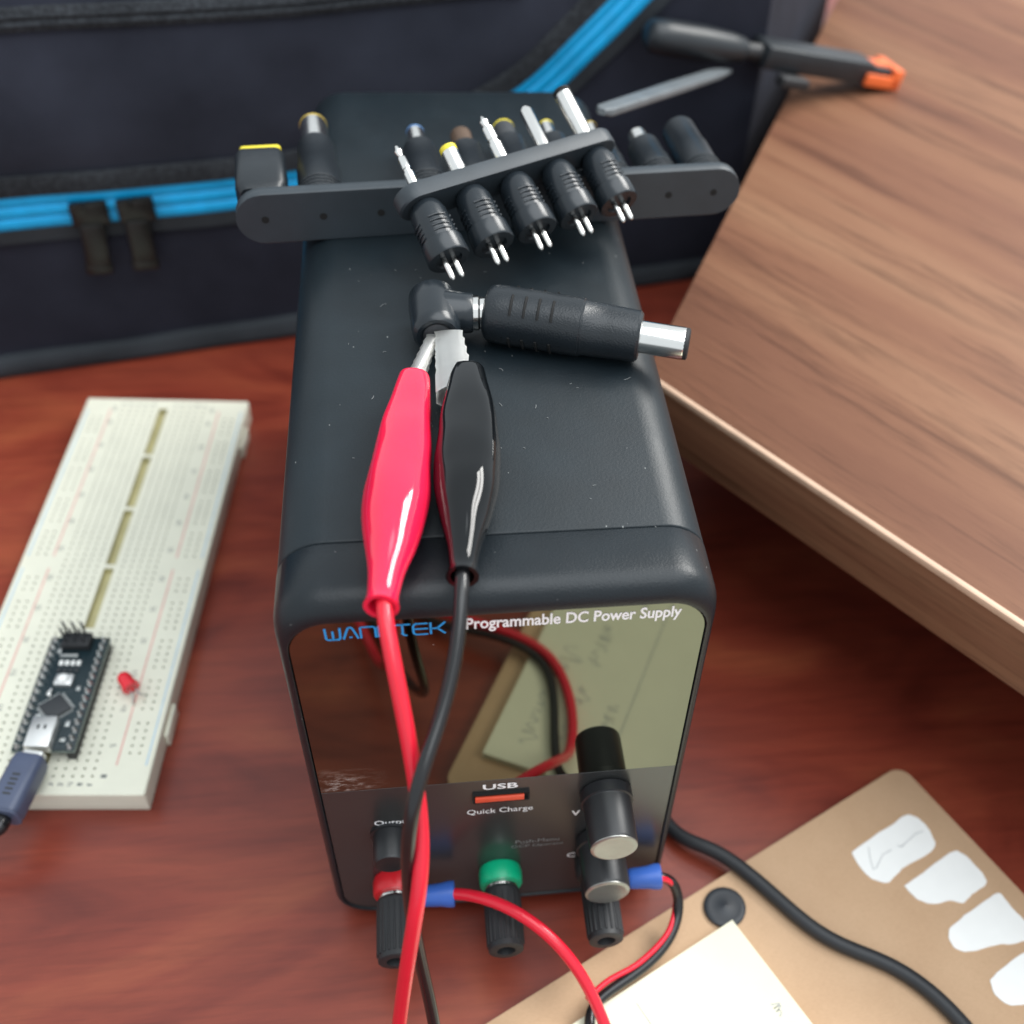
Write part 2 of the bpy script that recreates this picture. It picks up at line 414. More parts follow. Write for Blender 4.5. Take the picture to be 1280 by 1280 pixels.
# flap cloth inside the zip curve, a raised second layer
def zip_at(s):
    for a, b in zip(zc[:-1], zc[1:]):
        if a.x <= s <= b.x: return a.y + (b.y - a.y) * (s - a.x) / max(1e-6, b.x - a.x)
    return zc[-1].y
m = MB(); vs = []; nv = 22
for i in range(ns + 1):
    s_ = S0 + (27.2 - S0) * i / ns; z0 = min(zip_at(s_) + .95, BH - .05)
    for j in range(nv + 1):
        t = j / nv; z = z0 + (BH - .05 - z0) * t
        vs.append(bp(s_, z, .10 + .42 * (1 - math.exp(-t * (BH - z0) * .9)) * (1 if BH - z0 > .5 else .2)))
m.faces_from(vs, [(i * (nv + 1) + j, (i + 1) * (nv + 1) + j, (i + 1) * (nv + 1) + j + 1, i * (nv + 1) + j + 1) for i in range(ns) for j in range(nv)])
m.build('flap', M['bagflap'], bag, world=True, smooth=80)
# side, back, top
sd = Vector((.444, .896, 0)); q1 = bp(S1, 0); q2 = q1 + sd * 18; q3 = bo + bd * (S0) + Vector((0, 0, 0)) - bn * 17
m = MB(); loop = [bp(S1, 0), q2, q3, bp(S0, 0)]
vs = []; NS = 12
for j in range(nz + 1):
    z = BH * j / nz
    a = bp(S1, z); row = []
    for k in range(NS + 1): row.append(a + sd * (18 * k / NS) + Vector((0, 0, 0)) + Vector((.896, -.444, 0)) * .3 * math.sin(math.pi * k / NS) * math.sin(math.pi * j / nz))
    vs += row
m.faces_from(vs, [(j * (NS + 1) + k, j * (NS + 1) + k + 1, (j + 1) * (NS + 1) + k + 1, (j + 1) * (NS + 1) + k) for j in range(nz) for k in range(NS)])
m.build('side_panel', M['bag'], bag, world=True, smooth=80)
m = MB()
b4 = [Vector((p.x, p.y, 0)) for p in (q2, q3)]; t4 = [p + Vector((0, 0, BH)) for p in b4]
m.faces_from([b4[0], b4[1], t4[1], t4[0]], [(0, 1, 2, 3)]); m.build('back_panel', M['bag'], bag, world=True)
m = MB(); m.faces_from([bp(S0 + (S1 - S0) * i / ns, BH) for i in range(ns + 1)] + [t4[0], t4[1]], [tuple(range(ns + 1)) + (ns + 1, ns + 2)])
m.build('top_panel', M['bag'], bag, world=True)
# welt along the bottom edge
m = MB(); rg = []
for i in range(ns + 1):
    s_ = S0 + (S1 - S0) * i / ns
    zt = .80 + .06 * noise.noise(Vector((s_ * .3, 0, 0)))
    rg.append([bp(s_, z, d) for z, d in ((.02, 0), (.02, .3), (.2, .42), (zt - .15, .36), (zt, .22), (zt + .02, .0))])
m.rings(rg); m.build('bottom_welt', M['welt'], bag, world=True)
# seam tape with rough texture near the top of the flap
m = MB(); rg = []
for i in range(ns + 1):
    s_ = S0 + (20 - S0) * i / ns; zc_ = 12.78 + .05 * math.sin(s_ * .4) + .004 * s_
    rg.append([bp(s_, zc_ + dz, .5 + d) for dz, d in ((-.36, -.1), (-.30, .16), (-.1, .26), (.02, .20), (.14, .26), (.34, .16), (.40, -.1))])
m.rings(rg); m.build('rough_seam_tape', M['fuzzy'], bag, world=True)
# zipper: dark tape either side and three blue ridges
def along(path, offs, dz, depth):
    out = []
    for i, p in enumerate(path):
        a = path[max(0, i - 1)]; b = path[min(len(path) - 1, i + 1)]; t = (b - a).normalized(); n = Vector((-t.y, t.x, 0))
        out.append([bp(p.x + n.x * o, p.y + n.y * o, depth + d) for o, d in zip(offs, dz)])
    return out
MB().rings(along(zc, (-1.15, -1.15, -.62, -.62), (0, .13, .18, 0), .06)).build('lower_zipper_tape', M['welt'], bag, world=True)
MB().rings(along(zc, (.62, .62, 1.1, 1.35, 1.35), (0, .26, .36, .3, 0), .06)).build('upper_zipper_tape', M['fuzzy'], bag, world=True)
zp = []
offs = []; dz = []
for k in range(3):
    c_ = -.42 + .42 * k
    for a in range(7):
        x = a / 6; offs.append(c_ - .21 + .42 * x); dz.append(.16 + .06 * math.sin(math.pi * x) ** .6)
offs = [-.63] + offs + [.63]; dz = [0] + dz + [0]
MB().rings(along(zc, offs, dz, .05)).build('blue_zipper', M['blueteeth'], bag, world=True, smooth=75)
for s_, tilt in ((4.75, .10), (6.25, .05)):
    sl = MB()
    z_ = zip_at(s_)
    Mx = Matrix(((bd.x, 0, bn.x), (bd.y, 0, bn.y), (0, 1, 0)))
    q = bp(s_, z_ - .02, .42)
    sl.box((-.62, -.50, -.12), (.62, .36, .18), .12, rot=Mx, origin=q)
    sl.lathe(q + bd * -.28 + bn * .12 + Vector((0, 0, .18)), bn, [(0, .24), (.1, .24), (.12, .12)], 14)
    so = sl.build('zipper_slider', M['slider'], bag, world=True)
    pl = MB(); ca = math.cos(tilt)
    q = bp(s_ - .10, z_ - 1.25, .55)
    pl.box((-.40, -.80, -.10), (.40, .85, .18), .10, rot=Mx @ Matrix.Rotation(-tilt, 3, 'Z'), origin=q)
    pl.box((-.46, -1.15, -.08), (.46, -.62, .18), .14, rot=Mx @ Matrix.Rotation(-tilt, 3, 'Z'), origin=q)
    pl.build('zipper_pull', M['slider'], bag, world=True).parent = so

# ------------------------------------------------------------------ power supply
W2, HT, ZB, DP = 4.14, 12.4, .28, 19.8
ps = thing('power_supply', (0, 10, 0), 'black bench power supply with smoked display standing on the table', 'power supply')
rin = .95
def ring_xz(w, zb, zt, r, y): return [Vector((x, y, z)) for x, z in rrect(-w, w, zb, zt, r)]
m = MB()
m.rings([ring_xz(W2 - .10, ZB + .1, HT - .10, rin - .1, 1.512), ring_xz(W2 - .02, ZB + .02, HT - .02, rin, 1.525), ring_xz(W2 - .005, ZB + .005, HT - .005, rin, 1.56),
         ring_xz(W2 - .005, ZB + .005, HT - .005, rin, DP - .4), ring_xz(W2 - .10, ZB + .1, HT - .1, rin, DP - .1), ring_xz(W2 - .3, ZB + .3, HT - .3, rin, DP)])
m.build('case_shell', M['shell'], ps, world=True, smooth=60)
m = MB(); rg = [ring_xz(W2 - .12, ZB + .12, HT - .12, rin - .1, 1.505), ring_xz(W2 - .02, ZB + .02, HT - .02, rin, 1.495), ring_xz(W2, ZB, HT, rin, 1.46), ring_xz(W2, ZB, HT, rin, .52)]
for k in range(1, 9):
    t = R(90 * k / 8); f = 1 - math.cos(t)
    rg.append(ring_xz(W2 - .20 * f, ZB + .2 * f, HT - .50 * f, rin - .12 * f, .52 - .52 * math.sin(t)))
rg += [ring_xz(W2 - .225, ZB + .225, HT - .535, rin - .15, .01), ring_xz(W2 - .24, ZB + .24, HT - .55, rin - .15, .12)]
m.rings(rg, cap0=True, cap1=True).build('front_bezel', M['bezel'], ps, world=True, smooth=60)
# front plates
full = rrect(-W2 + .245, W2 - .245, ZB + .245, HT - .555, rin - .16, 10)
zsp = 6.13
def plate(poly, name, mat, y0=.045):
    m = MB(); n = len(poly)
    m.rings([[Vector((x, .14, z)) for x, z in poly], [Vector((x, y0 + .012, z)) for x, z in poly], [Vector((x * .998, y0, zc0 + (z - zc0) * .998)) for x, z in poly]])
    return m.build(name, mat, ps, world=True, smooth=30)
up = [(x, z) for x, z in full if z > zsp]; 
up = [(W2 - .245, zsp + .004)] + up + [(-W2 + .245, zsp + .004)]
lo = [(x, z) for x, z in full if z < zsp]
i0 = next(i for i, p in enumerate(full) if p[1] < zsp)
right_lo = [(x, z) for x, z in full if z < zsp and x > 0]; left_lo = [(x, z) for x, z in full if z < zsp and x <= 0]
lo = left_lo + right_lo + [(W2 - .245, zsp - .004), (-W2 + .245, zsp - .004)]
zc0 = 9; dw = plate(up, 'display_window', M['display']); tag(dw, 'dark mirror-like display window with scuffed lower left corner')
zc0 = 3; plate(lo, 'control_overlay', M['overlay'], .048)
YF = .040
def front(x, z): return Vector((x, YF, z))
def put_text(name, body, cx, cz, w, h, mat, bold=.0):
    vs, fs = text_mesh(body, w, h, bold)
    m = MB(); m.faces_from([front(cx + v.x, cz + v.y) for v in vs], [f[::1] for f in fs])
    return m.build(name, mat, ps, world=True, smooth=0, recalc=False)
put_text('lettering', 'Programmable DC Power Supply', 1.36, 11.54, 4.05, .42, M['white_print'], .022)
put_text('lettering', 'USB', -.03, 5.86, .78, .22, M['white_print'], .02)
put_text('lettering', 'Quick Charge', -.04, 4.80, 1.50, .27, M['white_print'], .0)
put_text('lettering', 'Output', -2.45, 4.66, .86, .26, M['white_print'], .01)
put_text('lettering', 'Push-Menu', .85, 3.27, 1.05, .16, M['grey_print'])
put_text('lettering', 'OCP Operate', .85, 3.04, 1.25, .16, M['grey_print'])
put_text('lettering', 'V', 1.72, 4.41, .20, .22, M['white_print'], .02)
put_text('lettering', 'C', 1.70, 2.40, .20, .22, M['white_print'], .02)
# blue maker's lettering drawn as rounded strokes
def arc(cx, cy, r, a0, a1, n=5): return [(cx + r * math.cos(R(a0 + (a1 - a0) * k / n)), cy + r * math.sin(R(a0 + (a1 - a0) * k / n))) for k in range(n + 1)]
lm = MB(); lx0, lz0, lw, lh = -3.20, 11.36, 2.19, .33
cell = lw / 6.55
G = {
 'W': [[(0, 1), (.02, .25)] + arc(.20, .18, .18, 190, 270, 3) + [(.80, 0)] + arc(.80, .18, .18, 270, 350, 3) + [(1, 1)], [(.5, .02), (.5, .75)]],
 'A': [[(0, 0), (.32, .85)] + arc(.5, .82, .17, 160, 20) + [(.68, .85), (1, 0)], [(.40, .14), (.60, .14)]],
 'N': [[(0, 0), (0, .95)], [(0, .95), (.65, .95)] + arc(.78, .73, .22, 90, 0) + [(1, .0)]],
 'P': [[(0, 0), (0, .95)], [(0, .95), (.75, .95)] + arc(.75, .70, .25, 90, -90) + [(.0, .45)]],
 'T': [[(-.05, .95), (1.0, .95)], [(.45, .95), (.45, .2)] + arc(.63, .2, .18, 180, 270) + [(.75, .02)]],
 'E': [[(1, .95), (.25, .95)] + arc(.25, .70, .25, 90, 180) + arc(.25, .27, .25, 180, 270) + [(1.0, .02)], [(.05, .5), (1, .5)]],
 'K': [[(0, 1), (0, 0)], [(0, .48), (.45, .48), (1, 1)], [(.45, .48), (1, .0)]],
}
slope = -.0
for i, ch in enumerate('WANPTEK'):
    ox = lx0 + i * cell * .945
    for st_ in G[ch]: ribbon(lm, [(ox + x * cell * .80, lz0 + y * lh) for x, y in st_], .040, lambda x, z: front(x, z))
lm.build('blue_lettering', M['blue_print'], ps, world=True, smooth=0, recalc=False)
# USB socket
u = MB().rings([[Vector((x, y, z)) for x, z in rrect(-.66, .62, 5.27, 5.63, .03, 2)] for y in (.05, -.012)] + [[Vector((x, y, z)) for x, z in rrect(-.62, .58, 5.31, 5.59, .02, 2)] for y in (-.014, .042)], cap0=False)
u.build('usb_socket', M['hole'], ps, world=True)
uo = [o for o in col.objects if o.name == 'usb_socket'][0]
t_ = MB().box((-.60, -.035, 5.33), (.50, .03, 5.52), .015); t_.build('socket_tongue', M['usb'], uo, world=False)
uo.children[0].data.transform(Matrix.Translation(Vector((0, -10, 0)) * S))
# output button
b = MB().lathe((-2.55, .04, 4.2), (0, -1, 0), [(0, .46), (.06, .46), (.07, .40), (.72, .385), (.79, .35), (.80, .30)], 28)
b.build('output_button', M['knob'], ps, world=True)
# adjusting knobs
for x, z in ((2.36, 5.27), (2.36, 3.14)):
    m = MB(); pr = [(0, .56), (.04, .60), (.30, .60), (.32, .56), (.36, .55), (1.34, .545), (1.41, .51)]
    m.lathe((x, .04, z), (0, -1, 0), pr, 36)
    k_ = m.build('adjusting_knob', M['knob'], ps, world=True)
    c_ = MB().lathe((x, .04 - 1.405, z), (0, -1, 0), [(0, .53), (.025, .525), (.045, .49), (.05, .45), (.04, .40)], 36).build('metal_cap', M['cap'], ps, world=True)
    c_.parent = k_
# binding posts
def post(x, z, mat, lab):
    m = MB()
    prof = [(.52, .34), (.60, .43), (.66, .445)] + [(.70, .44), (1.95, .415), (2.08, .41), (2.10, .37), (2.10, .22), (1.75, .20)]
    m.lathe((x, .04, z), (0, -1, 0), prof, 40)
    for k in range(20):
        a = 2 * math.pi * k / 20; d = Vector((math.cos(a), 0, math.sin(a)))
        m.lathe(Vector((x, -.70, z)) + d * .415, (0, -1, 0), [(0, .036), (1.22, .033)], 6)
    p_ = m.build('terminal_post', M['rubber'], ps, world=True); tag(p_, lab)
    c_ = MB().lathe((x, .04, z), (0, -1, 0), [(0, .50), (.12, .53), (.40, .52), (.46, .48), (.465, .2)], 32).build('collar', mat, ps, world=True); c_.parent = p_
    w_ = MB().lathe((x, -.425, z), (0, -1, 0), [(0, .39), (.05, .40), (.10, .39)], 28).build('washer', M['nickel'], ps, world=True); w_.parent = p_
post(-2.60, 2.0, M['red'], 'black terminal post with red collar'); post(-.05, 2.0, M['green'], 'black terminal post with green collar'); post(2.32, 2.0, M['rubber'], 'all-black terminal post')
for x in (-3.2, 3.2):
    for y in (1.6, 18.2): MB().lathe((x, y, 0), (0, 0, 1), [(0, .45), (.05, .5), (.32, .5)], 20).build('foot', M['rubber'], ps, world=True)

m = MB(); random.seed(23)
for k in range(46):
    x = random.uniform(-3.0, 3.2); y = random.uniform(.9, 11.0); a = random.uniform(0, 6.28); L_ = random.choice((.03, .04, .05, .07, .12, .18)); bend = random.uniform(-.8, .8)
    pts = [(x + L_ * t * math.cos(a + bend * t), y + L_ * t * math.sin(a + bend * t), HT + .002 + .012 * t * (1 - t)) for t in (0, .33, .66, 1)]
    m.tube(pts, .007, 4, res=2)
lint = m.build('lint', M['grey_print'], ps, world=True); lint['kind'] = 'stuff'

# ------------------------------------------------------------------ power cord
pc = [(3.2, 21.5, 2.2), (4.3, 21.2, .8), (4.6, 17, .2), (4.45, 11, .2), (4.42, 6.5, .2), (4.40, 3.0, .2), (4.62, 1.75, .30), (5.15, 1.10, .48), (5.9, .68, .56), (6.87, -.45, .56), (7.66, -1.52, .56), (8.51, -2.24, .56), (9.78, -2.88, .56), (10.95, -4.40, .56), (11.6, -6.6, .56), (12.3, -9, .56), (14, -12, .5), (18, -15, .2)]
cd = thing('mains_cable', (4.7, 6, 0), 'thick black mains cable running over the kraft notebook', 'cable')
MB().tube(pc, .195, 14, res=10, relax=40).build('cord_sheath', M['cord'], cd, world=True)
MB().lathe((3.2, 19.79, 2.2), (0, 1, 0), [(0, .8), (1.2, .75), (1.6, .45), (2.0, .33)], 18).build('cord_plug', M['cord'], cd, world=True)

# ------------------------------------------------------------------ notebook, note pad, rubber disc
ea = Vector((-.896, -.444)); eb = Vector((.444, -.896)); nc = Vector((11.70, 3.03))
nb = thing('notebook', (nc.x - 3, nc.y - 12, 0), 'brown kraft-cover notebook with torn white stickers lying on the table', 'notebook')
def rpoly(c, ea, la, eb, lb, r):
    out = []
    for (px, py), s0 in (((r, r), 180), ((la - r, r), 270), ((la - r, lb - r), 0), ((r, lb - r), 90)):
        for k in range(6):
            a = R(s0 + 90 * k / 5); A = px + r * math.cos(a); B_ = py + r * math.sin(a)
            out.append(tuple(c + ea * A + eb * B_))
    return out
MB().prism(rpoly(nc, ea, 14.6, eb, 21, .45), .27, .35, bev=.02).build('front_cover', M['kraft'], nb, world=True)
MB().prism(rpoly(nc + ea * .1 + eb * .1, ea, 14.4, eb, 20.8, .42), .07, .27).build('pages', M['paper'], nb, world=True)
MB().prism(rpoly(nc, ea, 14.6, eb, 21, .45), 0, .07, bev=.02).build('back_cover', M['kraft'], nb, world=True)
stickers = [
 [(9.48, 0.44), (10.07, 0.78), (10.77, 1.11), (11.35, 1.41), (11.64, 1.28), (11.82, 0.99), (11.87, 0.69), (11.84, 0.40), (11.46, 0.15), (10.83, -0.10), (10.49, -0.33), (10.19, -0.50), (9.86, -0.39), (9.68, -0.20), (9.55, 0.12)],
 [(10.63, -0.64), (11.25, -0.32), (11.98, 0.07), (12.33, 0.21), (12.58, 0.06), (12.76, -0.27), (12.87, -0.53), (12.85, -0.81), (12.36, -1.06), (12.04, -1.27), (11.74, -1.17), (11.34, -1.22), (11.02, -1.15), (10.79, -0.96)],
 [(11.42, -1.92), (11.97, -1.61), (12.57, -1.31), (13.06, -1.09), (13.20, -1.25), (13.33, -1.60), (13.53, -1.96), (13.52, -2.34), (13.03, -2.48), (12.61, -2.46), (12.26, -2.50), (11.90, -2.56), (11.58, -2.54), (11.39, -2.41), (11.33, -2.17)],
 [(12.01, -3.32), (12.59, -2.99), (13.17, -2.73), (13.61, -2.59), (13.84, -2.94), (13.82, -3.44), (13.35, -3.88), (12.74, -4.01), (12.29, -3.99), (12.08, -3.83), (11.98, -3.62)]]
for k, p in enumerate(stickers):
    pts = spline([(x, y, 0) for x, y in p + [p[0]]], 4)[:-1]
    pts = [(q.x + .022 * noise.noise(Vector((q.x * 9, q.y * 9, k))), q.y + .022 * noise.noise(Vector((q.x * 9, q.y * 9, k + 20)))) for q in pts]
    m = MB(); bmv = [m.bm.verts.new((x, y, .357)) for x, y in pts]; m.bm.faces.new(bmv)
    r_ = bmesh.ops.extrude_face_region(m.bm, geom=list(m.bm.faces)); 
    for e_ in r_['geom']:
        if isinstance(e_, bmesh.types.BMVert): e_.co.z = .369
    m.build('torn_sticker', M['paper'], nb, world=True)
sc = MB()
for pl_ in ([(9.99, 0.55), (9.93, 0.19), (9.93, -0.12), (10.03, -0.06), (10.32, 0.30), (10.60, 0.41)], [(10.81, 0.53), (10.89, 0.47), (11.12, 0.62), (11.44, 0.83), (11.65, 0.88)]):
    ribbon(sc, pl_, .018, lambda x, y: Vector((x, y, .372)))
sc.build('pen_scratch', M['ink'], nb, world=True, smooth=0, recalc=False)
dc = MB().lathe((5.70, -.78, .35), (0, 0, 1), [(0, .52), (.02, .545), (.10, .545), (.13, .50), (.12, .40), (.125, .08), (.14, .05), (.14, .0)], 40, cap1=False).build('rubber_disc', M['disc'])
tag(dc, 'small round black rubber disc on the kraft notebook', 'disc')
pcn = Vector((5.78, -1.24))
pad = thing('note_pad', (pcn.x - 2, pcn.y - 7, .35), 'cream note pad with handwriting lying on the kraft notebook', 'note pad')
pa, pb2 = Vector((-.895, -.446)), Vector((.446, -.895))
for k in range(6):
    j = Vector((random.uniform(-.02, .02), random.uniform(-.02, .02)))
    MB().prism([tuple(pcn + j), tuple(pcn + j + pa * 6.7), tuple(pcn + j + pa * 6.7 + pb2 * 12.5), tuple(pcn + j + pb2 * 12.5)], .352 + k * .048, .352 + k * .048 + .044).build('sheet', M['pad'], pad, world=True, smooth=0)
zt = .352 + 5 * .048 + .044 + .003
wr = MB(); random.seed(11)
def pad3(a, b): p = pcn + pa * a + pb2 * b; return Vector((p.x, p.y, zt))
def scribble(a, b, length, h, n):
    # loose cursive stroke running along the pad's long side
    # letters are short strokes of uneven height with a forward slant
    b0 = b
    for w_ in range(n):
        Lw = length / n * random.uniform(.75, 1.1); hgt = h * random.choice((.45, .5, .55, 1.0, .9))
        pts = []
        ph = random.uniform(0, 6); fx = random.uniform(.6, 1.5); fy = random.uniform(1.0, 2.2)
        for k in range(15):
            t = k / 14
            pts.append((a - hgt * (.5 - .5 * math.cos(t * fy * 2 * math.pi + ph)) + .15 * hgt * t, b0 + Lw * (t + .16 * math.sin(t * fx * 2 * math.pi + ph * 2)) + .12 * hgt * math.sin(3 * t + ph)))
        ribbon(wr, pts, .024, pad3); b0 += Lw * 1.02
    return
    ribbon(wr, pts, .035, pad3)
for a, b, L_, h_, n_ in ((5.9, .8, 2.0, .55, 5), (5.8, 3.2, 1.3, .7, 3), (4.9, 1.2, 2.3, .45, 7), (5.0, 4.0, 1.8, .45, 5), (5.4, 6.4, 2.4, .5, 6), (4.4, 6.8, 2.0, .5, 5), (.55, 2.2, .35, .2, 2), (.62, 3.0, .5, .3, 2), (.7, 3.9, 1.4, .3, 4), (3.9, 2.0, 1.0, .35, 3)): scribble(a, b, L_, h_, n_)
ribbon(wr, [(3.3, .4 + .25 * k) for k in range(44)], .03, pad3)
wr.build('handwriting', M['ink'], pad, world=True, smooth=0, recalc=False)

# ------------------------------------------------------------------ breadboard and what is plugged into it
BR = math.atan2(-.0934, .9956)
bbl = (-14.84, 3.88, 0)
bb = thing('breadboard', (bbl[0] + .03, bbl[1] + .32, 0), 'long ivory solderless breadboard lying on the table', 'breadboard', rotz=BR)
BW, BL = 5.64, 16.2
MB().box((.02, .02, 0), (BW - .02, BL - .02, .60), .06).build('base', M['abs'], bb)
m = MB(); ZT = .85; pv = .2432; v0 = (BL - 63 * pv) / 2
def quad(a, b, c, d, mi=0): m.faces_from([a, b, c, d], [(0, 1, 2, 3)], mi)
def plain(u0, u1, va=0.03, vb=BL - .03): quad(Vector((u0, va, ZT)), Vector((u1, va, ZT)), Vector((u1, vb, ZT)), Vector((u0, vb, ZT)))
def hole_col(u0, u1, has):
    plain(u0, u1, .03, v0); plain(u0, u1, v0 + 63 * pv, BL - .03)
    for r in range(63):
        a, b = v0 + r * pv, v0 + (r + 1) * pv
        if not has(r): plain(u0, u1, a, b); continue
        cu, cv = (u0 + u1) / 2, (a + b) / 2; h = .038; hb = .032
        o_ = [Vector((u0, a, ZT)), Vector((u1, a, ZT)), Vector((u1, b, ZT)), Vector((u0, b, ZT))]
        i_ = [Vector((cu + sx * h, cv + sy * h, ZT)) for sx, sy in ((-1, -1), (1, -1), (1, 1), (-1, 1))]
        d_ = [Vector((cu + sx * hb, cv + sy * hb, ZT - .10)) for sx, sy in ((-1, -1), (1, -1), (1, 1), (-1, 1))]
        vs = o_ + i_ + d_
        m.faces_from(vs, [(k, (k + 1) % 4, 4 + (k + 1) % 4, 4 + k) for k in range(4)])
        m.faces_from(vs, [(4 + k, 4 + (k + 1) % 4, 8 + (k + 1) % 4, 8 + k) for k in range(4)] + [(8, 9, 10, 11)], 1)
rail = lambda r: (r % 6 != 2) and not (30 <= r <= 32) and 1 < r < 61
term = lambda r: True
ue = [0.03, .30]; p_ = .254
plain(.03, .30); hole_col(.30, .554, rail); hole_col(.554, .808, rail); plain(.808, 1.22)
for k in range(5): hole_col(1.22 + k * p_, 1.22 + (k + 1) * p_, term)
cu0, cu1 = 2.60, 2.90
plain(2.49, cu0); plain(cu1, 3.01)
nseg = 6; va, vb = .45, BL - .45; L_ = (vb - va) / nseg
plain(cu0, cu1, .03, va); plain(cu0, cu1, vb, BL - .03)
for k in range(nseg):
    a = va + k * L_ + .08; b = va + (k + 1) * L_ - .08
    plain(cu0, cu1, va + k * L_, a); plain(cu0, cu1, b, va + (k + 1) * L_)
    o_ = [Vector((cu0, a, ZT)), Vector((cu1, a, ZT)), Vector((cu1, b, ZT)), Vector((cu0, b, ZT))]; d_ = [v - Vector((0, 0, .22)) for v in o_]
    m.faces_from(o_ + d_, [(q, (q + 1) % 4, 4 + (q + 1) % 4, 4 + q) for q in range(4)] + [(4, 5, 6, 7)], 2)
for k in range(5): hole_col(3.01 + k * p_, 3.01 + (k + 1) * p_, term)
plain(4.28, 4.84); hole_col(4.84, 5.094, rail); hole_col(5.094, 5.348, rail); plain(5.348, BW - .03)
# rim of the deck
bmesh.ops.remove_doubles(m.bm, verts=m.bm.verts, dist=1e-5)
m.build('socket_deck', [M['abs'], M['abs_dark'], M['channel']], bb, smooth=0, recalc=False)
MB().rings([[Vector((x, y, z)) for x, y in rrect(0 + i, BW - i, 0 + i, BL - i, .08, 3)] for i, z in ((0, .45), (0, .81), (.035, ZT - .001))], cap0=False, cap1=False).build('deck_rim', M['abs'], bb)
for va_, vb_ in ((.9, 8.0), (8.5, 15.6)):
    for u_, mt in ((.16, 'blueline'), (.94, 'redline'), (4.70, 'redline'), (5.48, 'blueline')):
        MB().box((u_ - .022, va_, ZT + .0005), (u_ + .022, vb_, ZT + .004)).build('rail_stripe', M[mt], bb, smooth=0)
m = MB()
for r in range(0, 63):
    n_ = r + 1
    if n_ % 5 and n_ not in (1, 63): continue
    vs, fs = text_mesh(str(n_), .11 if n_ < 10 else .2, .15)
    for cu in (1.08, 4.45): m.faces_from([Vector((cu + v.y, v0 + (r + .5) * pv - v.x, ZT + .004)) for v in vs], fs)
for k, ch in enumerate('abcdefghij'):
    cu = 1.22 + (k + .5) * p_ if k < 5 else 3.01 + (k - 4.5) * p_
    vs, fs = text_mesh(ch, .11, .14)
    for vv in (v0 - .13, BL - v0 + .13): m.faces_from([Vector((cu + v.y, vv - v.x, ZT + .004)) for v in vs], fs)
m.build('row_numbers', M['print_dark'], bb, smooth=0, recalc=False)
for v_ in (2.6, 14.6):
    MB().box((BW - .02, v_ - .55, .02), (BW + .10, v_ + .55, .55), .05).build('side_tab', M['abs'], bb)

nano = thing('microcontroller_board', bbl, 'small dark circuit board with pin rows plugged into the breadboard', 'circuit board', rotz=BR)
u0, u1, w0, w1, zp0, zp1 = 2.04, 3.66, 1.38, 5.22, 1.20, 1.34
MB().box((u0, w0, zp0), (u1, w1, zp1), .01).build('board', [M['pcb']], nano)
MB().box((u0 - .004, w0 - .004, zp0 + .03), (u1 + .004, w1 + .004, zp0 + .075)).build('board_edge_line', M['pcbedge'], nano, smooth=0)
npin = 15; pp = (w1 - w0 - .22) / (npin - 1)
for cu in (u0 + .14, u1 - .14):
    MB().box((cu - .11, w0 + .02, ZT + .004), (cu + .11, w1 - .02, zp0 - .004), .01).build('pin_header', M['rubber'], nano)
    for k in range(npin):
        MB().lathe((cu, w0 + .11 + k * pp, zp1 - .01), (0, 0, 1), [(0, .095), (.03, .085), (.07, .05), (.16, .035), (.18, .015)], 10).build('solder_pin', M['tin'], nano)
MB().box((2.46, w0 - .10, zp1), (3.12, w0 + .88, zp1 + .34), .05).build('usb_connector', M['steel'], nano)
um = MB(); 
for du in (-.09, .09): um.box((2.79 + du - .03, w0 + .45, zp1 + .341), (2.79 + du + .03, w0 + .58, zp1 + .345))
um.build('connector_slots', M['hole'], nano, smooth=0)
MB().box((-.32, -.32, 0), (.32, .32, .12), .03, rot=Matrix.Rotation(R(42), 3, 'Z'), origin=(2.84, 2.72, zp1)).build('processor_chip', M['chip'], nano)
lg = MB(); rr = Matrix.Rotation(R(42), 3, 'Z')
for q in range(4):
    r2 = Matrix.Rotation(R(42 + 90 * q), 3, 'Z')
    for k in range(8): lg.box((.32, -.28 + k * .08 - .02, .005), (.40, -.28 + k * .08 + .02, .05), rot=r2, origin=(2.84, 2.72, zp1))
lg.build('chip_leads', M['tin'], nano, smooth=0)
MB().box((2.50, 3.06, zp1), (2.62, 3.36, zp1 + .14), .04, rot=None).build('crystal', M['nickel'], nano)
bt = MB().box((2.60, 3.42, zp1), (3.08, 3.80, zp1 + .16), .03).build('reset_button', M['steel'], nano)
MB().lathe((2.84, 3.61, zp1 + .16), (0, 0, 1), [(0, .13), (.07, .13), (.09, .10)], 16).build('button_cap', M['paper'], nano).parent = bt
for k in range(4):
    MB().box((2.52 + k * .16, 4.18, zp1), (2.62 + k * .16, 4.34, zp1 + .06), .01).build('status_led', M['paper'], nano)
    MB().box((2.52 + k * .16, 3.94, zp1), (2.62 + k * .16, 4.08, zp1 + .05), .01).build('resistor', M['chip'], nano)
for x, y, w_, h_ in ((2.46, 4.48, .5, .10), (2.38, 2.42, .14, .1), (3.24, 2.1, .12, .2), (3.24, 1.62, .14, .12), (3.22, 3.3, .1, .16), (2.36, 4.6, .1, .2)):
    MB().box((x, y, zp1), (x + w_, y + h_, zp1 + .06), .01).build('small_component', M['tin'], nano)
MB().box((2.46, 4.72, zp1), (3.24, 5.20, zp1 + .26), .02).build('programming_header', M['rubber'], nano)
for i in range(3):
    for j in range(2):
        MB().box((2.60 + i * .25 - .03, 4.84 + j * .24 - .03, zp1 + .2), (2.60 + i * .25 + .03, 4.84 + j * .24 + .03, zp1 + .86), .015).build('header_pin', M['chip'], nano)

